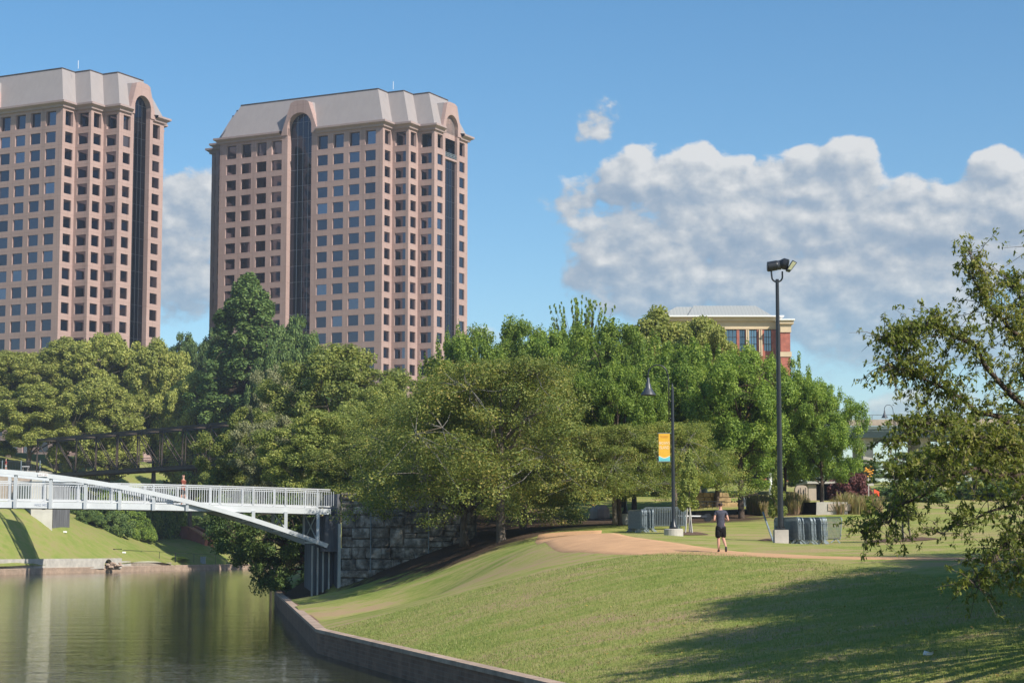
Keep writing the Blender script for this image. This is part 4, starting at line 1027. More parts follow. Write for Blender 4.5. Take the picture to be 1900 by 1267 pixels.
lamp((q.x, Y3, q.z), zt - q.z, 'gooseneck lamp post seen against the pale cloud in front of the raised roadway', False, .4)

# ------------------------------------------------------------------ floodlight pole
Yf = 78.5; q = W(1449, 1009, Yf); FB = Vector((q.x, Yf, q.z))
t = thing('floodlight_pole', 'tall black pole with twin cylindrical floodlights on a yoke above a square concrete base', 'floodlight', FB)
HF = W(1449, 520, Yf).z - FB.z
MB().box((0, 0, .18), (.56, .56, 0.78)).build('concrete_base', M['concrete'], t)
pl = MB(); pl.lathe([(.24, .57), (.24, .62), (.13, .66)], 14); pl.lathe([(.125, .62), (.12, 1.2), (.07, HF), (.0, HF + .002)], 14)
for a in range(4): pl.box((.17 * math.cos(a * 1.57 + .78), .17 * math.sin(a * 1.57 + .78), .66), (.06, .06, .1))
pl.build('pole', M['black_metal'], t, smooth=False)
yk = []
for a in np.linspace(math.pi * 1.0, math.pi * 2.0, 13): yk.append((-.0 + .215 * math.cos(a), 0, HF + .13 + .20 * math.sin(a)))
yk = [(-.235, 0, HF + .36)] + yk + [(.215, 0, HF + .36)]
MB().tube(yk, .036, 8).bar((0, 0, HF - .1), (0, 0, HF + .04), .12).build('yoke', M['black_metal'], t, smooth=False)
def cyl(mb, c0, c1, r, n=20): return mb.tube([c0, c1], r, n)
z0 = HF + .58
k1 = MB(); k1.tube([(-.40, 0, z0 - .03), (-.37, 0, z0 - .03), (-.02, 0, z0 + .03), (.0, 0, z0 + .03)], [.17, .205, .205, .20], 20)
k1.build('lamp_housing', M['black_metal'], t, smooth=False)
MB().tube([(0.0, 0, z0 + .03), (.14, 0, z0 + .05)], [.19, .2], 20).build('collar', M['grey_lamp'], t)
k2 = MB(); k2.tube([(.12, 0, z0 - .02), (.2, -.02, z0 + .04), (.30, -.06, z0 + .08), (.42, -.10, z0 + .04)], [.14, .22, .24, .23], 20); k2.build('lamp_housing', M['black_metal'], t)
vis = MB(); vis.prism([(.36, -.33, z0 - .20), (.52, -.33, z0 - .24), (.78, -.33, z0 + .10), (.60, -.33, z0 + .20)], (0, .45, 0)); 
vo_ = vis.build('lamp_hood', M['black_metal'], t)
MB().quad((.40, -.336, z0 - .17), (.52, -.336, z0 - .20), (.74, -.336, z0 + .09), (.60, -.336, z0 + .15)).build('lamp_lens', mat('pale_lens', (.42, .40, .22), .25, .2, .5), vo_)

# ------------------------------------------------------------------ crowd barriers
def barrier_proto():
    t = thing('crowd_barrier', 'galvanised steel crowd barrier', 'crowd barrier', (0, 0, 0))
    L = 2.1; H = 1.08; zb2 = .18; r = .16
    fr = [(-L / 2, 0, zb2)]
    fr += [(-L / 2, 0, H - r)] + [(-L / 2 + r - r * math.cos(a), 0, H - r + r * math.sin(a)) for a in np.linspace(0.3, math.pi / 2, 5)]
    fr += [(L / 2 - r + r * math.sin(a), 0, H - r + r * math.cos(a)) for a in np.linspace(0, math.pi / 2, 6)] + [(L / 2, 0, zb2)]
    m = MB(); m.tube(fr, .021, 6); m.tube([(-L / 2, 0, zb2 + .02), (L / 2, 0, zb2 + .02)], .018, 6)
    m.build('frame', M['galv'], t)
    m = MB()
    for i in range(1, 24): x = -L / 2 + L * i / 24; m.tube([(x, 0, zb2), (x, 0, H - .01)], .013, 4, cap=False)
    m.build('bars', M['galv'], t)
    for x in (-L / 2 + .3, L / 2 - .3):
        m = MB(); m.bar((x, -.24, .01), (x, 0, .22), .045, .012, Vector((1, 0, 0))); m.bar((x, .24, .01), (x, 0, .22), .045, .012, Vector((1, 0, 0))); m.build('foot', M['galv'], t)
    m = MB(); 
    for zz in (.35, .85): m.bar((L / 2, 0, zz), (L / 2 + .06, 0, zz), .03)
    m.build('hook', M['galv'], t)
    return t
bp = barrier_proto(); used = []
def put(x, y, ang, lean, label, group, flag=[True]):
    o = bp if not used else copy_tree(bp)
    used.append(o)
    o.location = (x, y, h(x, y) - .02); o.rotation_euler = (lean, 0, ang); o['label'] = label; o['group'] = group
ordn = ['first', 'second', 'third', 'fourth', 'fifth', 'sixth', 'seventh', 'eighth']
a1 = math.atan2(-.94, .34)
def stack(u, Y, n, ang, step, where, grp_, lean=0.04):
    p = W(u, 1000, Y); nv = Vector((-math.sin(ang), math.cos(ang), 0)); dv = Vector((math.cos(ang), math.sin(ang), 0))
    for i in range(n):
        q = p - nv * step * (i - n / 2)
        if nv.x > 0: q = p + nv * step * (i - n / 2)
        put(q.x - dv.x * 1.0 + rnd.uniform(-.03, .03), q.y - dv.y * 1.0 + rnd.uniform(-.06, .06), ang + rnd.uniform(-.012, .012), lean + rnd.uniform(-.01, .01),
            'crowd barrier, %s from the left in the %s' % (ordn[i], where), grp_)
g1 = 'crowd barriers stacked by the floodlight pole'
stack(1488, 78.3, 6, a1, .052, 'stack nearest the floodlight pole', g1)
stack(1510, 78.6, 5, a1, .052, 'middle stack by the floodlight pole', g1)
stack(1530, 79.0, 6, a1, .055, 'right hand stack by the floodlight pole', g1)
p = W(1538, 1005, 79.5); put(p.x, p.y + .8, a1 + .06, -.12, 'single crowd barrier leaning at the right end of the stacks by the floodlight pole', g1)
g2 = 'crowd barriers stacked near the banner lamp'
a2 = math.atan2(-.95, .25)
stack(1196, 92.5, 5, a2, .055, 'leftmost stack near the banner lamp', g2, 0.0)
stack(1211, 92.8, 4, a2, .055, 'second stack near the banner lamp', g2, 0.0)
a3 = math.atan2(-.35, .94)
for i in range(8):
    p = W(1234, 978, 96); put(p.x + rnd.uniform(-.07, .07), p.y + i * .07, a3, 0.0, 'crowd barrier, %s row back in the pile directly behind the banner lamp' % ordn[i], g2)

# ------------------------------------------------------------------ people
def skin_obj(name, mt, pts, edges, parent, root=0, sub=2):
    me = bpy.data.meshes.new(name); me.from_pydata([p[:3] for p in pts], edges, []); me.update()
    o = bpy.data.objects.new(name, me); col.objects.link(o); o.parent = parent
    sk = o.modifiers.new('Skin', 'SKIN'); sk.use_smooth_shade = True
    if not me.skin_vertices: me.attributes  # layer is added by the modifier
    for i, p in enumerate(pts):
        r = p[3]; me.skin_vertices[0].data[i].radius = (r, p[4] if len(p) > 4 else r)
        me.skin_vertices[0].data[i].use_root = (i == root)
    sb = o.modifiers.new('Sub', 'SUBSURF'); sb.levels = sub; sb.render_levels = sub
    me.materials.append(mt)
    return o
def runner():
    q = W(1338, 1026, 68); z = h(q.x, q.y) + .04
    t = thing('person', 'jogger in slate grey tee and black knee length shorts running away along the path', 'person', (q.x, q.y, z), 0.05)
    # x right, y away from camera (the way she runs)
    P = [(0, 0, .95, .13, .10), (0, .01, 1.10, .115, .085), (0, .02, 1.28, .13, .09), (0, .03, 1.40, .11, .075), (0, .04, 1.48, .045, .045), (0, .06, 1.56, .06, .07), (0, .065, 1.64, .082, .095), (0, .06, 1.71, .07, .08),
         (-.085, .0, .88, .09, .09), (-.075, .05, .50, .058, .06), (-.08, .02, .30, .052, .055), (-.08, -.0, .09, .032, .035), (-.08, .03, .04, .035, .03), (-.085, .16, .025, .03, .02),
         (.085, .0, .88, .09, .09), (.08, .10, .52, .058, .06), (.10, -.10, .36, .052, .055), (.12, -.30, .20, .032, .035), (.12, -.34, .14, .03, .035), (.12, -.30, .03, .025, .028),
         (-.17, .03, 1.38, .055, .05), (-.215, -.02, 1.22, .042, .042), (-.24, -.07, 1.10, .036, .036), (-.20, .08, 1.12, .03, .03), (-.17, .19, 1.16, .024, .024), (-.15, .25, 1.18, .026, .018),
         (.17, .03, 1.38, .055, .05), (.225, -.03, 1.22, .042, .042), (.25, -.09, 1.10, .036, .036), (.25, .05, 1.10, .03, .03), (.22, .17, 1.13, .024, .024), (.20, .23, 1.15, .026, .018)]
    E = [(0, 1), (1, 2), (2, 3), (3, 4), (4, 5), (5, 6), (6, 7), (0, 8), (8, 9), (9, 10), (10, 11), (11, 12), (12, 13), (0, 14), (14, 15), (15, 16), (16, 17), (17, 18), (18, 19),
         (3, 20), (20, 21), (21, 22), (22, 23), (23, 24), (24, 25), (3, 26), (26, 27), (27, 28), (28, 29), (29, 30), (30, 31)]
    skin_obj('body', M['skin'], P, E, t)
    hd = [(0, .05, 1.70, .09, .10), (0, .03, 1.64, .092, .09), (0, .0, 1.57, .06, .04)]
    skin_obj('hair', M['hair'], hd, [(0, 1), (1, 2)], t, 0, 1)
    S = [(0, .0, .74, .15, .12), (0, .0, .88, .172, .13), (0, .0, .95, .165, .125), (0, .01, 1.08, .15, .115), (0, .02, 1.25, .165, .12), (0, .03, 1.39, .14, .09), (0, .04, 1.455, .07, .06),
         (-.16, .03, 1.385, .075, .07), (-.215, -.01, 1.25, .068, .066), (.16, .03, 1.385, .075, .07), (.225, -.02, 1.25, .068, .066)]
    skin_obj('t_shirt', M['teeshirt'], S, [(0, 1), (1, 2), (2, 3), (3, 4), (4, 5), (5, 6), (5, 7), (7, 8), (5, 9), (9, 10)], t, 0, 1)
    H = [(0, .0, .98, .135, .11), (0, 0, .88, .158, .122), (-.085, .01, .80, .115, .12), (-.10, .04, .46, .112, .11), (.085, .01, .80, .12, .12), (.105, .08, .47, .112, .11), (0, .03, .70, .09, .10), (0, .04, .52, .085, .08)]
    skin_obj('shorts', M['black_cloth'], H, [(0, 1), (1, 2), (2, 3), (1, 4), (4, 5), (1, 6), (6, 7)], t, 0, 1)
    for sx, pts_ in ((-1, [(-.08, -.05, .045, .042, .04), (-.08, .08, .04, .045, .035), (-.085, .18, .03, .035, .025)]), (1, [(.12, -.345, .20, .04, .04), (.12, -.345, .08, .045, .035), (.12, -.32, -.0, .035, .028)])):
        skin_obj('shoe', M['shoe'], pts_, [(0, 1), (1, 2)], t, 0, 1)
    # fingers and thumbs, loosely curled
    for hx, hy, hz, sg in ((-.15, .25, 1.18, -1), (.20, .23, 1.15, 1)):
        f = MB()
        for k in range(4):
            a = hz + .022 - .015 * k; ln = (.030, .036, .034, .026)[k]
            f.tube([(hx, hy + .01, a), (hx - sg * .004, hy + .01 + ln, a - .004), (hx - sg * .02, hy + .02 + ln, a - .016), (hx - sg * .03, hy + ln, a - .024)], [.009, .009, .008, .006], 6)
        f.tube([(hx - sg * .01, hy - .02, hz + .02), (hx - sg * .03, hy + .01, hz + .03), (hx - sg * .038, hy + .035, hz + .025)], [.01, .009, .007], 6)
        f.build('fingers', M['skin'], t, smooth=True)
    e = MB()
    for sx in (-1, 1): e.lathe([(.004, -.03), (.014, -.01), (.014, .015), (.006, .03)], 6, (sx * .088, .07, 1.63))
    e.build('ear', M['skin'], t, smooth=True)
runner()
def stander(name_label, q, z, facing, top, legs, hair, hat=False, scale=1.0):
    t = thing('person', name_label, 'person', (q.x, q.y, z), facing)
    P = [(0, 0, .95, .12, .10), (0, 0, 1.12, .11, .085), (0, 0, 1.30, .125, .09), (0, 0, 1.42, .10, .07), (0, 0, 1.50, .045, .045), (0, .01, 1.58, .06, .07), (0, .015, 1.66, .08, .095), (0, .01, 1.73, .07, .08),
         (-.09, 0, .88, .088, .09), (-.09, .08, .50, .06, .06), (-.09, .02, .09, .036, .04), (-.09, .12, .03, .035, .025),
         (.09, 0, .88, .088, .09), (.09, -.06, .50, .06, .06), (.09, -.22, .12, .036, .04), (.09, -.12, .05, .035, .025),
         (-.18, 0, 1.40, .055, .05), (-.22, -.10, 1.16, .04, .04), (-.20, .06, 1.02, .03, .03), (-.18, .16, 1.02, .03, .022), (.18, 0, 1.40, .055, .05), (.22, .02, 1.14, .04, .04), (.20, .18, 1.04, .03, .03), (.18, .26, 1.06, .03, .022)]
    E = [(0, 1), (1, 2), (2, 3), (3, 4), (4, 5), (5, 6), (6, 7), (0, 8), (8, 9), (9, 10), (10, 11), (0, 12), (12, 13), (13, 14), (14, 15), (3, 16), (16, 17), (17, 18), (18, 19), (3, 20), (20, 21), (21, 22), (22, 23)]
    skin_obj('body', M['skin'], P, E, t)
    skin_obj('hair', hair, [(0, -.0, 1.74, .085, .095), (0, -.04, 1.68, .088, .08)], [(0, 1)], t, 0, 1)
    S = [(0, 0, .74, .15, .125), (0, 0, 1.12, .145, .11), (0, 0, 1.30, .16, .12), (0, 0, 1.42, .13, .09), (-.17, 0, 1.40, .075, .07), (-.22, -.08, 1.20, .06, .06), (.17, 0, 1.40, .075, .07), (.22, .01, 1.20, .06, .06)]
    skin_obj('t_shirt', top, S, [(0, 1), (1, 2), (2, 3), (3, 4), (4, 5), (3, 6), (6, 7)], t, 0, 1)
    H = [(0, 0, .92, .14, .12), (-.09, .01, .82, .105, .11), (-.09, .06, .58, .085, .085), (.09, 0, .82, .105, .11), (.09, -.04, .58, .085, .085)]
    skin_obj('shorts', legs, H, [(0, 1), (1, 2), (0, 3), (3, 4)], t, 0, 1)
    return t
sp_ = 8.15; qq = BP(sp_, 1.9, 0)
stander('person in an orange red top walking on the silver footbridge behind its railing', qq, bz(sp_) + .34, 1.2, M['orange_cloth'], M['rust'], M['hair'])
qq = W(11, 862, 268.8); qq.z = 0
stander('person in a bright red top and pale cap on the promenade behind the picket fence', qq, PZ, 1.9, M['red_cloth'], M['white_cloth'], M['white_cloth'])

# ------------------------------------------------------------------ things between path and trees
def stakes(u, v, Y, name_lab, us, top_v, lean=0.0, mat_='greywood', h_tr=True):
    q = W(u, v, Y); z = h(q.x, q.y)
    t = thing('tree_stakes', name_lab, 'tree stakes', (q.x, q.y, z))
    for i, uu in enumerate(us):
        p = W(uu, v, Y + (.4 if i % 2 else -.3)); x = p.x - q.x; zt_ = W(uu, top_v, Y).z - z
        MB().bar((x, (.4 if i % 2 else -.3), -.1), (x - lean * (i - 1), (.25 if i % 2 else -.2), zt_), .05).build('stake', M[mat_], t)
    return t, q, z
def mulch(q, z, r, lab, Mx=1.0):
    n = 20; pts_ = []; V = []; 
    base = Vector((q.x, q.y, z))
    mb = MB(); ring = []
    for k in range(n):
        a = 2 * math.pi * k / n; rr = r * rnd.uniform(.9, 1.08); x, y = q.x + rr * math.cos(a) * Mx, q.y + rr * math.sin(a); ring.append((x, y, h(x, y) + .02))
    inner = [((x - q.x) * .6 + q.x, (y - q.y) * .6 + q.y, h((x - q.x) * .6 + q.x, (y - q.y) * .6 + q.y) + .09) for x, y, zz in ring]
    c = (q.x, q.y, z + .10)
    mb.add(ring + inner + [c], [(k, (k + 1) % n, n + (k + 1) % n, n + k) for k in range(n)] + [(n + k, n + (k + 1) % n, 2 * n) for k in range(n)])
    o = mb.build('mulch_ring', M['mulch'], base=base, smooth=True); tag(o, lab, 'mulch ring')
t, q, z = stakes(1277, 985, 90, 'three pale wooden stakes round the sapling between the banner lamp and the jogger', (1271, 1279, 1285), 943, .12)
mulch(q, z, .95, 'brown mulch ring round the sapling between the banner lamp and the jogger')
S1 = (q.x, q.y, z)
t, q, z = stakes(1674, 1001, 78.5, 'three dark stakes in a mulch ring seen through the drooping leaves at right', (1661, 1674, 1690), 944, .10, 'bark')
mulch(q, z, 1.45, 'wide brown mulch ring on the lawn seen through the drooping leaves at right')
S3 = (q.x, q.y, z)
q = W(1444, 992, 83.5); z = h(q.x, q.y); mulch(q, z, .9, 'brown mulch ring just behind the floodlight pole')
t = thing('tree_stakes', 'leaning grey stake and upright stake beside the floodlight pole', 'tree stakes', (q.x, q.y, z))
p = W(1415, 950, 84); p2 = W(1436, 994, 82.5)
MB().bar((p2.x - q.x, -1, h(p2.x, p2.y) - z - .1), (p.x - q.x, .4, p.z - z), .06).build('stake', M['galv'], t)
p = W(1444, 965, 83); MB().bar((.02, -.2, -.1), (.0, -.2, 1.9), .06).build('stake', M['greywood'], t)
S2 = (q.x + .05, q.y, z)

def at(u, v, Y): q = W(u, v, Y); return Vector((q.x, Y, h(q.x, Y)))
# white low bench bar with dark weight behind the stakes
b = at(1288, 955, 109); t = thing('barrow', 'overturned hand trolley with a long white handle and dark wheel lying on the lawn', 'trolley', b)
MB().bar((-1.1, 0, .32), (.45, 0, .30), .07).build('handle', M['white'], t); MB().tube([(.75, -.12, .22), (.75, .12, .22)], .24, 14).build('wheel', M['black_metal'], t); MB().box((.55, 0, .28), (.3, .35, .12)).build('frame', M['grey_lamp'], t)
# ochre stone wall with black rail and the dark curved machine wheel
b = at(1330, 945, 128)
t = thing('stone_wall', 'low ochre stone wall with a black railing in front of the dark curved timber frame', 'stone wall', b)
Yw = 128; mb = MB(); rr_ = random.Random(4)
za, zt = b.z - .3, W(1330, 921, Yw).z
z = za
while z < zt:
    hh = .32; x = W(1283, 930, Yw).x + rr_.uniform(0, .2)
    while x < W(1392, 930, Yw).x:
        L = rr_.uniform(.4, .9); dd = rr_.uniform(0, .12); ztt = hh - .03
        if not (x > W(1345, 930, Yw).x and z > zt - .9 + .5 * math.sin(x)): mb.box((x + L / 2, Yw + .5 + dd, z + ztt / 2), (L - .03, .9, ztt))
        x += L
    z += hh
mb.build('stones', M['tan'], t, base=b)
rl = MB(); x = W(1296, 930, 126).x; x1 = W(1345, 930, 126).x; zr0 = h(x, 126); zr1 = W(1320, 930, 126).z
while x < x1: rl.bar((x, 126, zr0), (x, 126, zr1), .035); x += .3
rl.bar((W(1296, 930, 126).x, 126, zr1), (x1, 126, zr1), .05); rl.bar((W(1296, 930, 126).x, 126, zr0 + .3), (x1, 126, zr0 + .3), .05)
rl.build('railing', M['black_metal'], t, base=b)
b2 = at(1362, 945, 131)
t = thing('water_wheel_frame', 'dark curved timber and iron frame rising above the ochre stone wall under the trees', 'old machine frame', b2)
zc = W(1360, 924, 131).z; xc = W(1362, 930, 131).x
ar = MB()
for r_ in (1.55, 1.2):
    pts_ = [(xc + r_ * 1.25 * math.cos(a), 131, zc + r_ * .75 * math.sin(a)) for a in np.linspace(math.pi * 1.02, math.pi * 2.05, 14)]; ar.tube(pts_, .11, 6)
for a in np.linspace(math.pi * 1.05, math.pi * 2, 7): ar.bar((xc + 1.9 * math.cos(a), 131, zc + 1.15 * math.sin(a)), (xc + .3 * math.cos(a), 131, zc + .2 * math.sin(a)), .1)
ar.bar((xc - 1.9, 131, zc + .05), (xc + 1.6, 131, zc + .25), .22); ar.build('curved_frame', M['rust'], t, base=b2)
pp = MB(); x = W(1306, 930, 131).x; pp.tube([(x, 131, zc + 1.3), (x + .05, 131, zc + .2), (x + .3, 131, zc - .7)], .22, 8); pp.build('grey_pipe', M['galv'], t, base=b2)
pk_ = MB()
for u in (1349, 1337): x = W(u, 930, 131).x; pk_.bar((x, 131, zc - .5), (x, 131, zc + 1.9), .12)
pk_.build('pale_post', M['greywood'], t, base=b2)
ft = MB(); 
for dx_ in (-1.6, 1.4): ft.bar((xc + dx_, 131, b2.z - .3), (xc + dx_, 131, zc - .1), .2)
ft.build('leg', M['rust'], t, base=b2)
# beige monument, concrete planter wall, small shed, sign
b = at(1487, 945, 124); t = thing('stone_monument', 'round topped beige stone monument with thin dark iron figures', 'monument', b)
zt = W(1487, 900, 124).z; x0 = W(1475.5, 900, 124).x; x1 = W(1498.5, 900, 124).x; rr2 = .25
pl_ = [(x0, 124, b.z - .3), (x1, 124, b.z - .3), (x1, 124, zt - rr2)] + [(x1 - rr2 + rr2 * math.cos(a), 124, zt - rr2 + rr2 * math.sin(a)) for a in (.5, 1.0, 1.57)] + [(x0 + rr2 - rr2 * math.sin(a), 124, zt - rr2 + rr2 * math.cos(a)) for a in (0, .6, 1.1)] + [(x0, 124, zt - rr2)]
MB().prism(pl_, (0, .5, 0)).build('slab', M['beige'], t, base=b)
ir = MB()
for k in range(4): xx = x0 + .15 + k * (x1 - x0 - .3) / 3; ir.bar((xx, 123.9, b.z), (xx, 123.9, b.z + 1.0 + .2 * (k % 2)), .04)
ir.bar((x0, 123.9, b.z + .55), (x1, 123.9, b.z + .55), .03); ir.build('iron_figures', M['black_metal'], t, base=b)
b = at(1525, 950, 112); t = thing('planter_wall', 'long low grey concrete planter wall with a dark end panel among the ornamental grass', 'low wall', b)
zt = W(1525, 931, 112).z; x0 = W(1494, 900, 112).x; x1 = W(1572, 900, 112).x; x2 = W(1513, 900, 112).x
MB().prism([(x2, 112, b.z - .4), (x1, 112, b.z - .4), (x1, 112, zt), (x2 + .05, 112, zt)], (0, .6, 0)).build('wall', M['concrete'], t, base=b)
MB().prism([(x0, 113.5, b.z - .4), (x2 - .02, 112, b.z - .4), (x2 - .02, 112, zt), (x0 + .2, 113.5, zt)], (0, .5, 0)).build('end_panel', M['dark'], t, base=b)
MB().prism([(x2 + .7, 111.95, zt - .5), (x2 + 2.0, 111.95, zt - .5), (x2 + 2.0, 111.95, zt - .1), (x2 + .7, 111.95, zt - .1)], (0, .04, 0)).build('pale_panel', M['beige'], t, base=b)
b = at(1535, 930, 150); t = thing('garden_shed', 'small low building with a dark open doorway behind the ornamental grass', 'shed', b)
def bx3(u0, u1, v0, v1, Y, dep, m_, nm, par, bs_, zlow=None):
    a = W(u0, v0, Y); c = W(u1, v1, Y); zl = zlow if zlow is not None else c.z
    return MB().box(((a.x + c.x) / 2, Y + dep / 2, (a.z + zl) / 2), (c.x - a.x, dep, a.z - zl)).build(nm, m_, par, base=bs_)
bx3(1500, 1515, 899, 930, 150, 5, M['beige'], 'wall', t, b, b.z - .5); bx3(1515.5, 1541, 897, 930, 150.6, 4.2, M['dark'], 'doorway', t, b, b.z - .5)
bx3(1541.5, 1556, 908, 930, 150, 5, M['cream'], 'wall', t, b, b.z - .5); bx3(1498, 1557, 893, 897, 149.7, 6, M['concrete'], 'roof', t, b); bx3(1528, 1529.5, 897, 932, 150.2, .2, M['concrete'], 'post', t, b, b.z - .5)
b = at(1385, 940, 122); t = thing('info_sign', 'small plain light grey sign panel above the ornamental grass', 'sign', b)
zt = W(1385, 928, 122).z
MB().box((0, 0, zt - b.z - .1), (.55, .06, .55)).build('panel', M['galv'], t); MB().bar((0, .05, -.2), (0, .05, zt - b.z), .06).build('post', M['grey_lamp'], t)
b = at(1430, 935, 140)
t = thing('white_post', 'slim white post standing between the tree trunks behind the grasses', 'post', b); MB().tube([(0, 0, -.3), (0, 0, 2.9)], .12, 8).build('shaft', M['white'], t); MB().lathe([(.14, 2.9), (.05, 3.0)], 8).build('cap', M['grey_lamp'], t)
b = at(1106, 955, 122); t = thing('boulder', 'pale boulder on the grass in the shade of the trees', 'boulder', b)
MB().lathe([(.42, -.3), (.5, .1), (.46, .45), (.3, .75), (.1, .9)], 9).build('rock', M['beige'], t)
b = at(1120, 957, 121); t = thing('boulder', 'smaller reddish boulder right of the pale one in the shade', 'boulder', b)
MB().lathe([(.3, -.3), (.4, .15), (.36, .55), (.15, .85)], 8).build('rock', mat('reddish_rock', (.33, .22, .17), .9), t)
# red and orange kites of colour in the distance: kayak and flower basket
b = at(1621, 925, 140); zt = W(1621, 913, 140).z
t = thing('traffic_flag', 'bright orange red flag on a short pole seen through the leaves', 'flag', b); MB().bar((0, 0, -.2), (0, 0, zt - b.z + .3), .05).build('pole', M['grey_lamp'], t)
MB().prism([(0, 0, zt - b.z + .25), (.42, 0, zt - b.z + .05), (.40, 0, zt - b.z - .3), (0, 0, zt - b.z - .1)], (0, .02, 0)).build('cloth', mat('signal_red', (.75, .09, .03), .7), t)
b = at(1612, 925, 138); zt = W(1612, 875, 138).z
t = thing('flower_basket', 'hanging basket of orange yellow flowers on a pole beyond the lawn', 'hanging basket', b); MB().bar((0, 0, -.2), (0, 0, zt - b.z), .06).build('pole', M['greywood'], t)
fl_ = MB()
for k in range(30): fl_.lathe([(.03, -.05), (.09, 0), (.03, .05)], 5, (rnd.gauss(0, .16), rnd.gauss(0, .16), zt - b.z + rnd.gauss(0, .14)))
fl_.build('flowers', mat('orange_flowers', (.75, .36, .05), .8), t); MB().lathe([(.08, -.3), (.22, -.1), (.22, -.05)], 8, (0, 0, zt - b.z)).build('basket', M['grey_lamp'], t)

# raised roadway
b = W(1660, 900, 250); t = thing('raised_roadway', 'beige concrete girder of a raised roadway beyond the lawn', 'elevated road', (b.x, 250, h(b.x, 250)))
bb_ = Vector((b.x, 250, h(b.x, 250)))
zt = W(1660, 779, 250).z; zb3 = W(1660, 790, 250).z; zs = W(1660, 811, 250).z; xa = W(1545, 780, 250).x; xb_ = W(2100, 780, 250).x
MB().prism([(xa, 250, zb3), (xb_, 244, zb3), (xb_, 244, zt), (xa, 250, zt)], (0, .5, 0)).build('parapet', M['beige'], t, base=bb_)
MB().prism([(xa, 251.5, zs), (xb_, 245.5, zs), (xb_, 245.5, zb3), (xa, 251.5, zb3)], (0, 12, 0)).build('girder', mat('teal_grey_girder', (.13, .17, .17), .7), t, base=bb_)
for u in (1605, 1710, 1830): x = W(u, 800, 254).x; MB().box((x, 256, (zs + bb_.z) / 2 - .5), (1.3, 8, zs - bb_.z + 1)).build('pier', M['concrete'], t, base=bb_)
rl = MB(); rl.bar((xa, 250.2, zt + .6), (xb_, 244.2, zt + .6), .09); 
for k in range(24): f = k / 23; rl.bar((xa + (xb_ - xa) * f, 250.2 - 6 * f, zt), (xa + (xb_ - xa) * f, 250.2 - 6 * f, zt + .6), .07)
rl.build('railing', M['galv'], t, base=bb_)
# ------------------------------------------------------------------ trees
YG = [(0.0, (0.154, 0.186, 0.049)), (0.35, (0.308, 0.345, 0.083)), (0.7, (0.477, 0.483, 0.127)), (1.0, (0.618, 0.552, 0.178))]
MG = [(0.0, (0.073, 0.137, 0.034)), (0.4, (0.182, 0.274, 0.049)), (0.75, (0.322, 0.410, 0.071)), (1.0, (0.468, 0.504, 0.108))]
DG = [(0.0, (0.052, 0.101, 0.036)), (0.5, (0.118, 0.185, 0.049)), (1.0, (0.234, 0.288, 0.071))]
OG = [(0.0, (0.102, 0.144, 0.042)), (0.4, (0.220, 0.266, 0.065)), (0.75, (0.366, 0.382, 0.096)), (1.0, (0.527, 0.418, 0.139))]
CH = [(0.0, (0.088, 0.137, 0.040)), (0.4, (0.205, 0.259, 0.061)), (0.72, (0.359, 0.360, 0.089)), (0.92, (0.586, 0.432, 0.124)), (1.0, (0.703, 0.302, 0.108))]
GG = [(0.0, (0.161, 0.180, 0.101)), (0.5, (0.293, 0.302, 0.148)), (1.0, (0.439, 0.389, 0.202))]
NR = [(0.0, (0.095, 0.135, 0.03)), (0.35, (0.200, 0.240, 0.055)), (0.7, (0.34, 0.345, 0.09)), (0.94, (0.52, 0.42, 0.15)), (1.0, (0.62, 0.26, 0.10))]
LM = {k: leafmat('leaves_' + k, v, tr) for k, v, tr in (('yellow_green', YG, .42), ('fresh_green', MG, .42), ('dark_green', DG, .28), ('olive', OG, .4), ('cherry', CH, .4), ('near_cherry', NR, .5), ('grey_green', GG, .3))}

def leafcloud(name, C, R, N, size, mt, parent, rng, aspect=0.55, up=0.45, hang=0.0, out=0.7, fill=0.5):
    """rhombic leaves in ellipsoidal clumps: C (k,3) centres, R (k,3) radii, N leaves each"""
    N = np.broadcast_to(np.asarray(N), (len(C),)).astype(int); idx = np.repeat(np.arange(len(C)), N); n = len(idx)
    d = rng.normal(size=(n, 3)); d /= np.linalg.norm(d, axis=1, keepdims=True)
    rad = rng.random(n) ** fill
    pos = C[idx] + d * rad[:, None] * R[idx]
    nr = d * out + np.array([0, 0, up]) + rng.normal(size=(n, 3)) * 0.55; nr /= np.linalg.norm(nr, axis=1, keepdims=True)
    tg = rng.normal(size=(n, 3)); tg[:, 2] -= hang * 2.5
    tg -= nr * (tg * nr).sum(1, keepdims=True); tg /= np.linalg.norm(tg, axis=1, keepdims=True) + 1e-9
    bt = np.cross(nr, tg); s = size * rng.uniform(.65, 1.3, n)[:, None]
    v = np.stack([pos - tg * s * .5, pos + bt * s * aspect * .5 - tg * s * .05, pos + tg * s * .5, pos - bt * s * aspect * .5 - tg * s * .05], 1).reshape(-1, 3)
    return npmesh(name, v, np.arange(4 * n).reshape(n, 4), mt, parent)

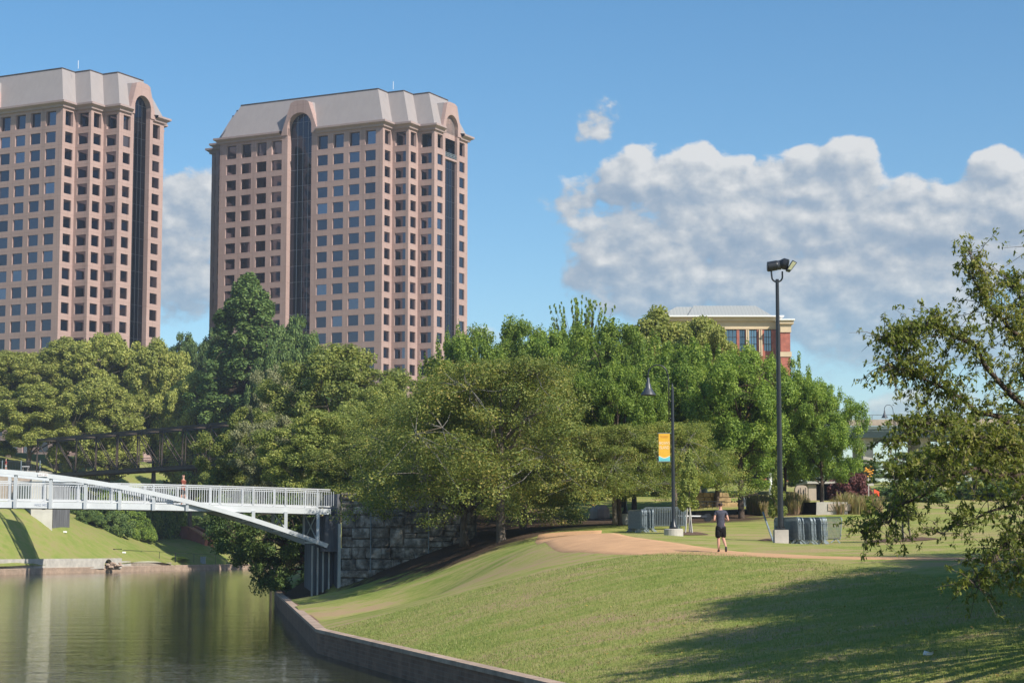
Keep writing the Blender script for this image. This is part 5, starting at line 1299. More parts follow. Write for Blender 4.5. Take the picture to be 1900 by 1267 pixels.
def limbs(mb, tw, rng, base_r, H, ztrunk, C, R, nl=11, lean=0.0):
    """trunk, main limbs and twigs reaching the clumps"""
    top = np.array([rng.normal() * .03 * H, rng.normal() * .03 * H, H * .86])
    tp = [Vector((0, 0, -.4)), Vector((0, 0, .15)), Vector((rng.normal() * .01 * H, rng.normal() * .01 * H, ztrunk * .6)), Vector((top[0] * .3, top[1] * .3, ztrunk * 1.05)), Vector((top[0] * .7, top[1] * .7, H * .62)), Vector(top)]
    mb.tube(tp, [base_r * 1.5, base_r * 1.12, base_r, base_r * .85, base_r * .45, base_r * .1], 9)
    nodes = [np.array(tp[3]), np.array(tp[4])]
    ends = []
    if len(C):
        pick = rng.choice(len(C), min(nl, len(C)), replace=False)
        for k in pick:
            e = C[k]; f = rng.uniform(0, 1); s = np.array(tp[3]) * (1 - f) + np.array(tp[4]) * f
            if e[2] < s[2]: s = np.array(tp[3])
            m1 = s * .62 + e * .38 + np.array([0, 0, .06 * H]) * rng.uniform(.2, 1.0) + rng.normal(size=3) * .02 * H; m2 = s * .3 + e * .7 + np.array([0, 0, .04 * H]) + rng.normal(size=3) * .02 * H
            r = base_r * rng.uniform(.28, .45)
            mb.tube([s, m1, m2, e], [r, r * .75, r * .45, r * .12], 6); nodes += [m1, m2, (m1 + m2) / 2, e * .9 + m2 * .1]
    nodes = np.array(nodes)
    for e in C:
        k = np.argmin(((nodes - e) ** 2).sum(1)); s = nodes[k]
        m1 = (s + e) / 2 + rng.normal(size=3) * .015 * H; r = base_r * .085
        tw.tube([s, m1, e], [r, r * .7, r * .3], 4, cap=False)

seed_ = 0
def crown(kind, rng, H, R, zb):
    """clump centres and radii"""
    cs = []; rs = []
    if kind in ('round', 'upright', 'dark'):
        nl = 15; a = rng.uniform(0, 6.28)
        lobes = []
        for i in range(nl):
            f = (i + .5) / nl; zz = zb + (H - zb) * (.16 + .70 * f); prof = math.sin(math.pi * min(1, .18 + .82 * (1 - f))) ** .65 if f > .3 else .8 + f * .6
            prof = min(1, prof); a += 2.4
            rr = R * prof * rng.uniform(.42, .66) * (0 if i >= nl - 1 else 1)
            lobes.append((rr * math.cos(a), rr * math.sin(a), zz, R * rng.uniform(.30, .46)))
        lobes.append((0, 0, H - R * .42, R * .4))
        for (x, y, z, r) in lobes:
            m = 15
            for _ in range(m):
                d = rng.normal(size=3); d /= np.linalg.norm(d); d[2] = d[2] * .9 + .12; q = np.array([x, y, z]) + d * r * rng.uniform(.75, 1.05) * np.array([1, 1, .85])
                if q[2] < zb: q[2] = zb + rng.uniform(0, .08) * H
                cr = R * rng.uniform(.07, .165); cs.append(q); rs.append((cr, cr, cr * (.9 if kind != 'upright' else 1.1)))
        if kind == 'upright':
            for _ in range(24):
                a = rng.uniform(0, 6.28); rr = R * math.sqrt(rng.random()) * .85; zt = zb + (H - zb) * (.98 - .45 * (rr / R) ** 2)
                cs.append(np.array([rr * math.cos(a), rr * math.sin(a), zt + rng.uniform(-.02, .05) * H])); rs.append((R * .045, R * .045, R * .17))
    elif kind == 'spread':
        for _ in range(270):
            a = rng.uniform(0, 6.28); rr = R * math.sqrt(rng.random()); layer = float(np.clip(rng.choice([.0, .3, .62, .95]) + rng.normal() * .13, 0, 1.05)); rr *= 1 + .14 * math.sin(3 * a + seed_) + .08 * math.sin(7 * a)
            lim = 1 - .50 * max(0, layer) ** 1.8
            rr *= lim; z = zb + (H - zb) * (.06 + .74 * layer) + (H - zb) * .20 * (1 - (rr / R) ** 2) + rng.normal() * .03 * H + .04 * H * math.sin(4 * a + 2) - .06 * H * (rr / R)
            cr = R * rng.uniform(.09, .16); cs.append(np.array([rr * math.cos(a), rr * math.sin(a), min(z, H - cr * .4)])); rs.append((cr * 1.1, cr * 1.1, cr * rng.uniform(.45, .8)))
    elif kind == 'cone':
        n = 460
        for i in range(n):
            f = rng.random() ** .62; z = zb + (H - zb) * f; lim = R * (1 - f) ** .62 * (0.80 + .2 * math.sin(f * 17 + rng.uniform(-1.5, 1.5))); a = rng.uniform(0, 6.28); rr = lim * rng.uniform(.45, 1.0)
            cr = R * rng.uniform(.06, .12) * (1 - .35 * f); cs.append(np.array([rr * math.cos(a), rr * math.sin(a), z])); rs.append((cr, cr, cr * 1.25))
    elif kind == 'open':
        for i in range(24):
            a = rng.uniform(0, 6.28); tl = rng.uniform(.15, 1.0); b = np.array([math.cos(a) * R * .35 * tl, math.sin(a) * R * .35 * tl, zb + (H - zb) * rng.uniform(0, .35)]); e = np.array([math.cos(a) * R * tl, math.sin(a) * R * tl, H * (1 - .12 * tl * rng.random())])
            for f in np.linspace(.05, 1, 20): cr = R * .048 * (1.25 - .7 * f); cs.append(b * (1 - f) + e * f + rng.normal(size=3) * .02 * R); rs.append((cr, cr, cr * 1.3))
    elif kind == 'sap':
        for _ in range(70): f = rng.random(); a = rng.uniform(0, 6.28); rr = R * (1 - f) ** .6 * math.sqrt(rng.random()); cr = .17 * (1.1 - .5 * f); cs.append(np.array([rr * math.cos(a), rr * math.sin(a), zb + (H - zb) * f])); rs.append((cr, cr, cr * 1.4))
    elif kind == 'bush':
        for _ in range(90):
            d = rng.normal(size=3); d /= np.linalg.norm(d); d[2] = abs(d[2]); q = d * np.array([R, R, H]) * rng.uniform(.55, .88) * rng.uniform(.85, 1.05); cr = R * rng.uniform(.14, .22); cs.append(q); rs.append((cr, cr, cr * .85))
    return np.array(cs), np.array(rs)

PROTO = {}
def proto(key, kind, lm, H, R, zb, nleaf, lsize, seed, tr=.26, bark='bark', nl=11, **kw):
    rng = np.random.default_rng(seed); random.seed(seed)
    C, Rr = crown(kind, rng, H, R, zb)
    t = thing('tree', 'x', 'tree', (0, 0, 0))
    mb = MB(); tw = MB(); limbs(mb, tw, rng, tr, H, zb, C, Rr, nl)
    mb.build('trunk', M[bark], t, smooth=True); tw.build('branches', M['twig' if kind == 'spread' else bark], t)
    vol = Rr.prod(1); N = np.maximum(8, nleaf * vol ** .6 / (vol ** .6).sum()).astype(int)
    leafcloud('crown', C, Rr, N, lsize, LM[lm], t, rng, **kw)
    PROTO[key] = [t, False, H, R]
proto('oak1', 'round', 'yellow_green', 24, 9.0, 6, 90000, .42, 1, .42)
proto('oak2', 'round', 'yellow_green', 24, 9.0, 5, 90000, .42, 2, .42)
proto('olive1', 'round', 'olive', 14, 6.0, 1.5, 80000, .24, 3, .25)
proto('olive2', 'round', 'olive', 14, 6.0, 1.5, 80000, .24, 4, .25)
proto('grey', 'round', 'grey_green', 14, 6.0, 1.5, 60000, .24, 5, .25)
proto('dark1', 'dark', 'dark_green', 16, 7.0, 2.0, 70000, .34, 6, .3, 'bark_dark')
proto('cone', 'cone', 'dark_green', 24, 6.5, 1.0, 110000, .28, 7, .35, 'bark_dark', 5, hang=.2)
proto('cypr', 'cone', 'fresh_green', 24, 5.5, 2.0, 60000, .34, 17, .35, 'bark_dark', 5)
proto('up1', 'upright', 'fresh_green', 13, 5.5, 3.0, 90000, .20, 8, .24, 'bark_dark')
proto('up2', 'upright', 'fresh_green', 13, 5.5, 2.8, 90000, .20, 9, .24, 'bark_dark')
proto('spread1', 'spread', 'cherry', 9.0, 6.6, 2.6, 75000, .135, 10, .21, 'bark', 16, up=.9)
proto('spread_low', 'spread', 'cherry', 9.0, 6.6, 1.3, 75000, .135, 33, .21, 'bark', 16, up=.9)
proto('spread2', 'spread', 'cherry', 9.0, 6.6, 2.6, 70000, .135, 11, .21, 'bark', 16, up=.9)
proto('shade', 'spread', 'cherry', 9.0, 6.6, 3.0, 22000, .17, 21, .21, 'bark', 16, up=.9)
proto('open', 'open', 'fresh_green', 13, 3.4, 6.0, 26000, .17, 12, .2, 'bark_dark', 0)
proto('sapling', 'sap', 'olive', 3.6, .55, 1.2, 9000, .10, 13, .04, 'twig', 4)
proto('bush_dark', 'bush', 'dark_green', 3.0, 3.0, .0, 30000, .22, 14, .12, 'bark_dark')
proto('bush_green', 'bush', 'fresh_green', 3.0, 3.0, .0, 30000, .22, 15, .12, 'bark_dark')

def tree(key, u, vtop, Y, wpx, label, name='tree', cat='tree', group=None, vbase=None, rz=None, lift=0.0):
    P = PROTO[key]; root = P[0] if not P[1] else copy_tree(P[0]); P[1] = True
    top = W(u, vtop, Y); z = h(top.x, Y) if vbase is None else W(u, vbase, Y).z
    root.location = (top.x, Y, z + lift); root.rotation_euler = (0, 0, rnd.uniform(0, 6.28) if rz is None else rz)
    s = (wpx * (1.14 if key in ('up1', 'up2', 'oak1', 'oak2', 'olive1', 'olive2') else 1) * Y / F / 2) / P[3]; root.scale = (s, s, (top.z - z - lift) / P[2])
    root.name = name; tag(root, label, cat, group)
    return root
G1 = 'tall trees behind the truss bridge'
for k, u, v, Y, w_, lab in (
    ('oak1', -110, 640, 318, 230, 'yellow green tree running out of the photo at its left edge'),
    ('oak2', 20, 652, 316, 190, 'yellow green tree above the red shirted person, at the foot of the left tower'),
    ('oak1', 110, 634, 326, 190, 'yellow green tree under the lit corner of the left tower'),
    ('oak2', 205, 618, 326, 180, 'yellow green tree with the highest rounded top in front of the left tower'),
    ('oak1', 290, 640, 322, 180, 'yellow green tree whose top meets the gap between the two towers'),
    ('oak2', 360, 690, 306, 150, 'yellow green tree right behind the middle of the truss bridge'),
    ('oak1', 60, 715, 300, 190, 'lower yellow green tree whose leaves hang over the left end of the truss bridge'),
    ('oak2', 190, 700, 302, 190, 'lower yellow green tree directly above the truss bridge top chord'),
    ('dark1', 340, 622, 385, 120, 'dark green treetop peeping out at the foot of the sky gap, left'),
    ('dark1', 395, 615, 372, 110, 'dark green treetop just left of the pointed conifer'),
    ('dark1', 420, 690, 330, 130, 'dark green tree in shade below the pointed conifer')):
    tree(k, u, v, Y, w_, lab, group=G1)
tree('cone', 460, 514, 300, 350, 'tall pointed dark conifer in front of the right tower', 'conifer', 'conifer', vbase=960)
tree('cone', 412, 600, 310, 150, 'smaller conifer shoulder left of the tall pointed conifer', 'conifer', 'conifer', vbase=960)
tree('dark1', 552, 592, 285, 140, 'dark green tree at the foot of the arched glass bay of the right tower', vbase=960)
tree('dark1', 508, 640, 280, 120, 'dark green tree between the tall conifer and the arched glass bay')
tree('cypr', 488, 745, 250, 100, 'mid green tree below the tall conifer', vbase=960)
G2 = 'loose leaved trees behind the silver bridge'
for k, u, v, Y, w_, vb, lab in (
    ('olive1', 632, 636, 190, 270, 960, 'broad olive green tree with a rounded top below the right tower'),
    ('grey', 520, 680, 200, 150, 960, 'greyish thin crowned tree left of the broad olive green tree'),
    ('olive2', 470, 755, 165, 190, 985, 'olive green tree whose left edge covers the end of the truss bridge'),
    ('grey', 520, 775, 150, 190, 985, 'greyish loose tree standing above the railing of the silver bridge'),
    ('olive1', 590, 760, 142, 210, 985, 'olive green tree above the right end of the silver bridge'),
    ('olive2', 715, 706, 160, 190, 985, 'olive green tree left of the spreading cherry tree'),
    ('olive1', 670, 810, 126, 190, 950, 'low olive green tree behind the stone abutment'),
    ('olive2', 425, 850, 215, 110, 985, 'small olive tree at the right end of the truss bridge')):
    tree(k, u, v, Y, w_, lab, group=G2, vbase=vb)
G3 = 'spreading cherry trees by the path'
tree('spread1', 930, 672, 98.5, 500, 'spreading cherry tree with pale bare branches, its trunk nearest the slope', vbase=1003, group=G3, rz=.6)
tree('spread_low', 862, 700, 104, 430, 'spreading cherry tree whose shaded trunk stands at the end of the stone abutment', vbase=1000, group=G3, rz=2.2)
tree('spread1', 970, 680, 108, 420, 'spreading cherry tree with its trunk behind and right of the nearest one', vbase=985, group=G3, rz=3.6)
tree('spread_low', 790, 740, 118, 400, 'spreading cherry tree leaning over the stone abutment', vbase=960, group=G3, rz=4.4)
tree('spread1', 1140, 792, 99, 260, 'smaller cherry tree with leaves reaching the dark lamp post', vbase=965, group=G3, rz=5.0)
tree('spread2', 1250, 785, 100, 270, 'small cherry tree behind the banner lamp', vbase=960, group=G3, rz=1.0)
G4 = 'bright green trees behind the lawn'
for k, u, v, Y, w_, vb, lab in (
    ('up1', 868, 618, 150, 190, 958, 'bright green tree at the right foot of the right tower'),
    ('up2', 965, 600, 152, 200, 958, 'bright green tree above the spreading cherry, left of the spiky treetop'),
    ('up1', 1062, 606, 146, 200, 958, 'bright green tree below the spiky treetop'),
    ('up2', 1150, 606, 132, 230, 960, 'bright green tree directly above the arm of the banner lamp'),
    ('oak1', 1215, 583, 170, 240, 955, 'round topped willow oak left of the brick building roof'),
    ('oak2', 1300, 588, 165, 160, 955, 'round topped willow oak covering the left half of the brick building'),
    ('up1', 1262, 636, 118, 240, 958, 'bright green tree between the banner lamp and the floodlight pole'),
    ('up2', 1372, 652, 112, 210, 960, 'bright green tree with the brown trunk right of the jogger'),
    ('up1', 1452, 668, 116, 170, 955, 'bright green tree directly behind the floodlight pole'),
    ('up2', 1522, 712, 113, 150, 955, 'bright green tree at the right end of the row, beside open sky'),
    ('up1', 1330, 760, 128, 220, 958, 'bright green tree in the second row behind the jogger'),
    ('up2', 1175, 740, 124, 200, 960, 'bright green tree in shade behind the bell lamp')):
    tree(k, u, v, Y, w_, lab, group=G4, vbase=vb)
tree('open', 1078, 553, 190, 130, 'tree with upright spiky shoots standing up above the treetops', vbase=960)
tree('up1', 1148, 672, 101, 170, 'bright green tree hiding the top of the dark lamp post', group=G4, vbase=966)
G5 = 'dark trees closing the view beyond the lawn'
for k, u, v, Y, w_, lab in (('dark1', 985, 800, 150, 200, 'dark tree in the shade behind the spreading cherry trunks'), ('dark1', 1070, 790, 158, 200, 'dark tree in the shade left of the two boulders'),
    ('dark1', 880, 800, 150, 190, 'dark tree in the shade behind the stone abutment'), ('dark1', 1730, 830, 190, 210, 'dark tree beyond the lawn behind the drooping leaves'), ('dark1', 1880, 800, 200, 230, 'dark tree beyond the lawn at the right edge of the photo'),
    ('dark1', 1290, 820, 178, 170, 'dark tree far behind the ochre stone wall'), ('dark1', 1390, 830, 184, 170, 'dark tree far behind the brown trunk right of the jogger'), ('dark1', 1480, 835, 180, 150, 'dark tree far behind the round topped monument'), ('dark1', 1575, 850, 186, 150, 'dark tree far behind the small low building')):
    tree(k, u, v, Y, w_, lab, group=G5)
tree('bush_dark', 1690, 885, 165, 170, 'wide dark green hedge bush beyond the lawn, left half', 'bush', 'bush')
tree('bush_dark', 1840, 880, 170, 200, 'wide dark green hedge bush beyond the lawn, right half', 'bush', 'bush')
for u, v, Y, w_, lab in ((965, 872, 140, 190, 'tall dark bush added to fill the shade between the cherry trunks'), (1045, 872, 142, 200, 'tall dark bush added to fill the shade above the bend of the path'), (1120, 878, 146, 190, 'tall dark bush added to fill the shade behind the pale boulder'), (1200, 880, 150, 200, 'tall dark bush added to fill the shade behind the crowd barriers'), (930, 905, 128, 120, 'dark bush added to fill the shade behind the spreading cherry trunk'), (1010, 915, 135, 120, 'dark bush added to fill the shade left of the small forked tree'), (1075, 918, 138, 110, 'dark bush added to fill the shade left of the pale boulder'), (1165, 925, 145, 110, 'dark bush added to fill the shade behind the dark lamp post'), (1240, 918, 148, 110, 'dark bush added to fill the shade behind the banner lamp')):
    tree('bush_dark', u, v, Y, w_, lab, 'bush', 'bush')  # dark bushes added to fill in the shade under the canopies
for u, v, Y, w_, k, lab in ((165, 942, 281, 70, 'bush_dark', 'dark bluish bush beside the cream bridge abutment'), (215, 940, 285, 80, 'bush_dark', 'dark bush under the girder of the silver bridge'), (258, 946, 292, 80, 'bush_green', 'green bush in the middle of the far bank thicket'),
    (318, 944, 322, 100, 'bush_green', 'green bush above the red brown ramp wall'), (385, 950, 326, 100, 'bush_dark', 'dark bush behind the right end of the ramp wall'), (130, 905, 290, 80, 'bush_dark', 'dark bush right of the abutment behind the railing'), (210, 900, 296, 110, 'bush_green', 'green bush seen through the railing under the truss bridge'), (300, 895, 310, 120, 'bush_green', 'green bush seen through the railing below the middle of the truss')):
    tree(k, u, v, Y, w_, lab, 'bush', 'bush')
tree('bush_green', 332, 1032, 289, 46, 'small green bush on the water edge of the far bank', 'bush', 'bush')
tree('sapling', 1279, 838, 90, 42, 'slim young olive green sapling between three pale stakes', 'sapling', 'sapling')
tree('sapling', 1443, 850, 83.5, 34, 'slim young sapling directly behind the floodlight pole', 'sapling', 'sapling')
tree('sapling', 1674, 880, 78.5, 50, 'thin sapling between the dark stakes seen through the drooping leaves', 'sapling', 'sapling')
# tree leaning over the water beneath the silver bridge
def overhang():
    rng = np.random.default_rng(31); b = Vector((-12.0, 121, 1.0))
    t = thing('tree', 'dark leafy tree leaning out over the canal below the silver bridge arch', 'tree', b)
    C = []; R = []
    for _ in range(210):
        u = rng.uniform(395, 600); lo = 1088 if u > 480 else 1010 + (u - 395) * .6; vv = rng.uniform(925, lo); Y = rng.uniform(116.5, 127)
        if u < 500 and vv < 950 and rng.random() < .5: continue
        p = W(u, vv, Y); c = rng.uniform(.35, .75); C.append((p.x - b.x, p.y - b.y, p.z - b.z)); R.append((c, c, c * .8))
    C = np.array(C); R = np.array(R); mb = MB(); tw = MB()
    limb_ = [Vector((0, 0, -.3)), Vector((-.5, 0, 1.2)), Vector((-1.6, .2, 2.4)), Vector((-2.6, .2, 3.0))]
    mb.tube(limb_, [.28, .24, .18, .08], 8); nodes = [np.array(q) for q in limb_]
    for k in rng.choice(len(C), 14, replace=False):
        s = nodes[rng.integers(1, 4)]; e = C[k]; m_ = (s + e) / 2 + np.array([0, 0, .5]); mb.tube([s, m_, e], [.09, .06, .02], 5); nodes += [m_, e]
    nd = np.array(nodes)
    for e in C: s = nd[np.argmin(((nd - e) ** 2).sum(1))]; tw.tube([s, (s + e) / 2 + rng.normal(size=3) * .1, e], [.02, .015, .006], 4, cap=False)
    mb.build('trunk', M['bark_dark'], t, smooth=True); tw.build('branches', M['bark_dark'], t)
    leafcloud('crown', C, R, 330, .17, LM['dark_green'], t, rng, hang=.5, up=.3)
overhang()

# near tree at the right: long drooping branches, its trunk beyond the frame
def near_tree():
    rng = np.random.default_rng(77); Yc = 32.0; b = Vector((12.6, 33.5, 0)); b.z = h(b.x, b.y)
    t = thing('tree', 'near cherry tree with drooping sunlit branches reaching in from the right edge', 'tree', b)
    mb = MB(); tw = MB(); pts = []; 
    def L(p): return Vector(p) - b
    mb.tube([Vector((0, 0, -.4)), Vector((.05, 0, .8)), Vector((-.1, -.1, 2.2))], [.34, .27, .22], 10)
    trunk_top = Vector((-.1, -.1, 2.2))
    # main limbs as (pixel u, v, distance) chains
    limbs_ = [[(1990, 880, 33), (1905, 700, 32.4), (1895, 625, 32), (1832, 562, 31.8), (1808, 515, 31.6), (1800, 470, 31.5)],
              [(2000, 860, 33), (1900, 760, 32), (1800, 640, 31.5), (1740, 600, 31), (1680, 640, 30.8), (1640, 628, 30.6)],
              [(2000, 860, 33), (1880, 790, 31.6), (1760, 730, 31), (1700, 690, 30.8), (1650, 676, 30.6)],
              [(2010, 900, 33), (1900, 840, 31.5), (1780, 800, 31), (1720, 780, 30.6), (1660, 815, 30.4)],
              [(2020, 930, 32.5), (1900, 880, 31), (1790, 880, 30.5), (1690, 930, 30), (1640, 965, 29.8), (1595, 985, 29.8)],
              [(2020, 930, 32.5), (1930, 900, 30.6), (1830, 950, 29.8), (1750, 990, 29.5)],
              [(2030, 980, 32), (1950, 960, 30), (1880, 1000, 29), (1830, 1050, 28.6), (1815, 1090, 28.5)],
              [(2020, 860, 34), (1900, 830, 34), (1780, 850, 34.5), (1720, 870, 34.8), (1660, 890, 35)],
              [(2010, 800, 34.5), (1930, 640, 35), (1900, 570, 35.2), (1870, 520, 35.2)],
              [(2040, 760, 34), (2000, 560, 34), (1960, 470, 33.8), (1920, 455, 33.5)],
              [(2030, 940, 31), (1960, 880, 29.6), (1880, 830, 29.2), (1800, 810, 29), (1730, 850, 29)],
              [(2050, 1010, 31), (1990, 1000, 29.4), (1930, 1010, 28.6), (1890, 1050, 28.2)],
              [(2200, 760, 33), (2280, 620, 33), (2330, 520, 33)], [(2250, 860, 34), (2380, 780, 35), (2480, 760, 36)], [(2200, 800, 37), (2200, 650, 38.5), (2180, 540, 39)], [(2200, 850, 30), (2220, 700, 28), (2230, 640, 26.5)]]
    tips = []
    for k, ch in enumerate(limbs_):
        q = [trunk_top] + [L(W(*c)) for c in ch]
        # resample for smooth, slightly wavy limbs
        fine = []
        for a, c in zip(q[:-1], q[1:]):
            for j in range(4): fine.append(a.lerp(c, j / 4) + Vector(rng.normal(size=3) * .035))
        fine.append(q[-1]); n = len(fine); r0 = .075
        mb.tube(fine, [max(.008, r0 * (1 - i / n) ** 1.1) for i in range(n)], 6)
        for i in range(int(n * .32), n):
            f = i / n
            for _ in range(13 if f > .45 else 8):
                d = Vector(rng.normal(size=3)); d.z *= .75; d.z += .18 if ch[-1][1] < 640 else -.10; d.normalize(); ln = rng.uniform(.22, .72)
                s = fine[i]; e = s + d * ln; e.z -= .10 * ln; m_ = s.lerp(e, .5) + Vector((0, 0, .06))
                vv_ = HOR - (e.z + b.z - CAMZ) / (e.y + b.y) * F
                if rng.random() > (.5 if vv_ < 560 else .9 if vv_ < 900 else .5): continue
                tw.tube([s, m_, e], [.007, .005, .002], 4, cap=False)
                for g_ in np.linspace(.3, 1, 5): pts.append(np.array(s.lerp(e, g_) + Vector((0, 0, .05 * math.sin(g_ * 3)))) + rng.normal(size=3) * .03)
    C = np.array(pts)
    keep = rng.random(len(C)) < .9; C = C[keep]
    u_ = (C[:, 0] + b.x) / (C[:, 1] + b.y) * F + CX; v_ = HOR - (C[:, 2] + b.z - CAMZ) / (C[:, 1] + b.y) * F
    # the crown is thin at the top and dense lower in
    dens_ = np.clip((v_ - 400) / 330, .35, 1.0); dens_[(v_ > 900)] = .42; dens_[(v_ > 700) & (v_ < 900) & (u_ > 1680)] = 1.0
    C = C[rng.random(len(C)) < .85]
    mb.build('trunk', M['bark_dark'], t, smooth=True); tw.build('branches', M['bark'], t)
    R = np.full((len(C), 3), .062)
    leafcloud('crown', C, R, 8, .084, LM['near_cherry'], t, rng, aspect=.40, up=.7, hang=1.0, out=.4, fill=.6)
    ctr = np.array([(-.2 + rng.uniform(-2.4, 4.2), rng.uniform(-2.5, 5.5), rng.uniform(2.2, 7.0)) for _ in range(240)])
    d_ = ctr - np.array([1.2, 1.0, 4.4]); ok = ((d_ / np.array([3.6, 4.2, 2.9])) ** 2).sum(1) < 1; ctr = ctr[ok]
    uu = (ctr[:, 0] + b.x) / (ctr[:, 1] + b.y) * F + CX; ctr = ctr[uu > 1830]
    leafcloud('inner_crown', ctr, np.full((len(ctr), 3), .55), 38, .13, LM['near_cherry'], t, rng, aspect=.45, hang=.7)
near_tree()

# shade trees just outside the frame at the lower right
for i, (x, y, s, k, lab) in enumerate(((18.8, 42.0, 1.12, 'spread1', 'spreading tree beyond the right edge, behind the near cherry tree'), (16.2, 35.0, 1.1, 'spread2', 'spreading tree beyond the right edge, beside the near cherry tree'),
        (12.9, 26.0, .64, 'spread2', 'spreading tree nearest the camera beyond the lower right edge'), (15.9, 41.5, .68, 'spread2', 'slim spreading tree between the larger ones beyond the right edge'), (20.3, 48.5, .97, 'spread2', 'spreading tree beyond the right edge where the shade meets the path'), (23.0, 56.0, 1.05, 'spread1', 'spreading tree beyond the right edge whose shade falls on the lawn behind the path'), (11.6, 20.5, .6, 'spread1', 'smallest spreading tree beyond the lower right corner'))):
    k = 'shade' if i in (5,) else k; r = copy_tree(PROTO[k][0]) if PROTO[k][1] else PROTO[k][0]; PROTO[k][1] = True; r.location = (x, y, h(x, y)); r.rotation_euler = (0, 0, 1.3 * i); r.scale = (s, s, 1.05 if i == 3 else s); r.name = 'tree'; tag(r, lab, 'tree', 'shade trees beyond the right edge')

# ornamental grasses
def grass_clump(seed, mt, n=110, ht=.85, sp=.5):
    rng = np.random.default_rng(seed); a = rng.uniform(0, 6.28, n); r = sp * np.sqrt(rng.random(n)) * .5; hgt = ht * rng.uniform(.6, 1.1, n); lean = rng.uniform(.05, .45, n) * hgt
    b = np.stack([r * np.cos(a), r * np.sin(a), np.zeros(n)], 1); tip = b + np.stack([lean * np.cos(a), lean * np.sin(a), hgt], 1); w = np.stack([-np.sin(a), np.cos(a), np.zeros(n)], 1) * .014
    m_ = (b + tip) / 2 + np.array([0, 0, .12]) * hgt[:, None]
    v = np.stack([b - w, b + w, m_ + w, m_ - w, m_ - w, m_ + w, tip + w * .8, tip - w * .8], 1).reshape(-1, 3)
    return v, np.concatenate([np.arange(8 * n).reshape(n, 8)[:, :4], np.arange(8 * n).reshape(n, 8)[:, 4:]])
GP = leafmat('plume_grass_leaf', [(0, (.17, .19, .06)), (.4, (.30, .26, .11)), (.75, (.44, .28, .19)), (1, (.52, .34, .26))], .4)
gp_v, gp_f = grass_clump(3, GP)
gpro = npmesh('ornamental_grass', gp_v, gp_f, GP); first = True
spots = []
for i in range(74):
    if i < 48: u = rnd.uniform(1392, 1492); Y = rnd.uniform(113, 119); wh = 'between the jogger trunk and the floodlight pole'
    else: u = rnd.uniform(1542, 1640); Y = rnd.uniform(111.5, 116); wh = 'right of the low planter wall'
    spots.append((u, Y, wh))
for u, Y, wh in spots:
    o = gpro if first else gpro.copy()
    if not first: col.objects.link(o)
    first = False; x = W(u, 945, Y).x; s = rnd.uniform(.8, 1.3); o.location = (x, Y, h(x, Y) - .03); o.scale = (s, s, s * rnd.uniform(.85, 1.1)); o.rotation_euler = (0, 0, rnd.uniform(0, 6.28))
    tag(o, 'pinkish ornamental grass tuft ' + wh, 'grass tuft', 'ornamental grasses ' + wh)
RB = leafmat('purple_shrub_leaf', [(0, (.05, .025, .022)), (.5, (.13, .045, .04)), (1, (.24, .09, .08))], .25)
b0 = PROTO['bush_dark'][0]; o = copy_tree(b0); q = at(1578, 945, 150); o.location = q; o.scale = (.72, .72, .95); o.name = 'bush'; tag(o, 'dark reddish purple shrub right of the small building', 'bush'); 
for ch in o.children:
    if ch.name.startswith('crown'): ch.data = ch.data.copy(); ch.data.materials.clear(); ch.data.materials.append(RB)

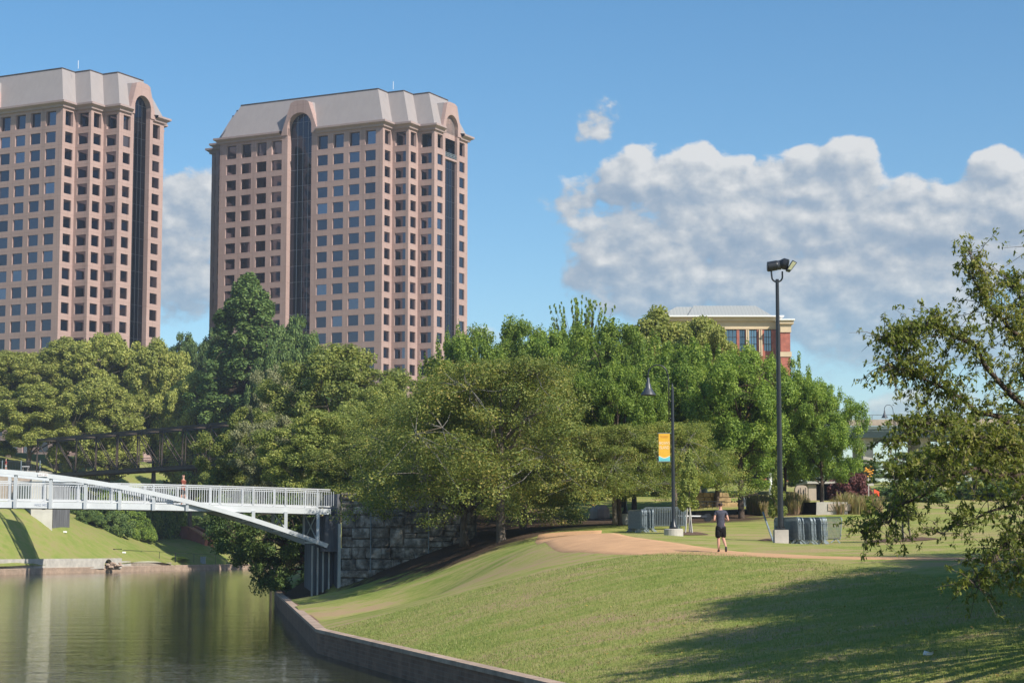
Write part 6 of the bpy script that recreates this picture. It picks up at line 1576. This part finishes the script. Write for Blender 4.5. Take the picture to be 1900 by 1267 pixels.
# grass blades on the near slope, fallen leaves
def blades():
    rng = np.random.default_rng(8); n = 150000
    Y = 30 + (68 - 30) * rng.random(n) ** 1.0; X = np.interp(Y, XE_Y, XE_X) + .32 + rng.random(n) ** 1.3 * 13
    u = X / Y * F + CX; k = (u < 1980) & (Y > 26); X = X[k]; Y = Y[k]; Z = hgrid(X, Y); n = len(X)
    a = rng.uniform(0, 6.28, n); hh = rng.uniform(.025, .075, n) * (1 + .9 * (rng.random(n) > .96)); w = np.stack([np.cos(a), np.sin(a), 0 * a], 1) * .010; b = np.stack([X, Y, Z - .01], 1)
    tip = b + np.stack([rng.normal(size=n) * .02, rng.normal(size=n) * .02, hh], 1)
    v = np.stack([b - w, b + w, tip], 1).reshape(-1, 3)
    o = npmesh('grass', v, np.arange(3 * n).reshape(n, 3), leafmat('grass_blade', [(0, (.14, .21, .045)), (.45, (.24, .29, .08)), (.8, (.36, .33, .14)), (1, (.42, .34, .18))], .3)); tag(o, 'short mown grass blades on the near canal slope', 'grass', kind='stuff')
blades()
def fallen():
    rng = np.random.default_rng(18); V = []; n = 420
    Y = rng.uniform(30, 56, n); X = np.interp(Y, XE_Y, XE_X) + rng.uniform(1.5, 12, n); Z = hgrid(X, Y) + .045
    V = np.stack([X, Y, Z], 1); a = rng.uniform(0, 6.28, n); t_ = np.stack([np.cos(a), np.sin(a), rng.normal(size=n) * .3], 1) * .045; s_ = np.stack([-np.sin(a), np.cos(a), rng.normal(size=n) * .3], 1) * .022
    v = np.stack([V - t_, V + s_, V + t_, V - s_], 1).reshape(-1, 3)
    o = npmesh('fallen_leaves', v, np.arange(4 * n).reshape(n, 4), leafmat('fallen_leaf', [(0, (.20, .12, .04)), (.6, (.45, .32, .08)), (1, (.55, .50, .30))], .2)); tag(o, 'scattered yellow leaves lying on the shaded slope', 'fallen leaves', kind='stuff')
fallen()
q = W(1722, 1217, 37); 
o = MB().box((0, 0, .03), (.16, .09, .05), rz=.5).add([(-.1, -.05, .02), (.1, -.03, .08), (.12, .06, .03), (-.06, .08, .09)], [(0, 1, 2, 3)]).build('litter_paper', M['white'], base=(0, 0, 0)); o.location = (q.x, 37, h(q.x, 37)); tag(o, 'crumpled white paper on the shaded slope at lower right', 'litter')
for k in PROTO:
    if not PROTO[k][1]: print('unused proto', k)

# thin summer haze
hz = MB().box((0, 290, 64), (1300, 780, 140))
hm = bpy.data.materials.new('haze'); hm.use_nodes = True; hm.node_tree.nodes.clear(); q_ = NG(hm.node_tree)
pv = q_.n('ShaderNodeVolumePrincipled'); pv.inputs['Color'].default_value = (.80, .88, 1.0, 1); pv.inputs['Density'].default_value = HAZE; pv.inputs['Anisotropy'].default_value = .3
ho = q_.n('ShaderNodeOutputMaterial'); hm.node_tree.links.new(pv.outputs[0], ho.inputs['Volume'])
o = hz.build('haze', hm, base=(0, 0, 0)); tag(o, 'thin pale summer haze over the whole park', 'haze', kind='stuff')
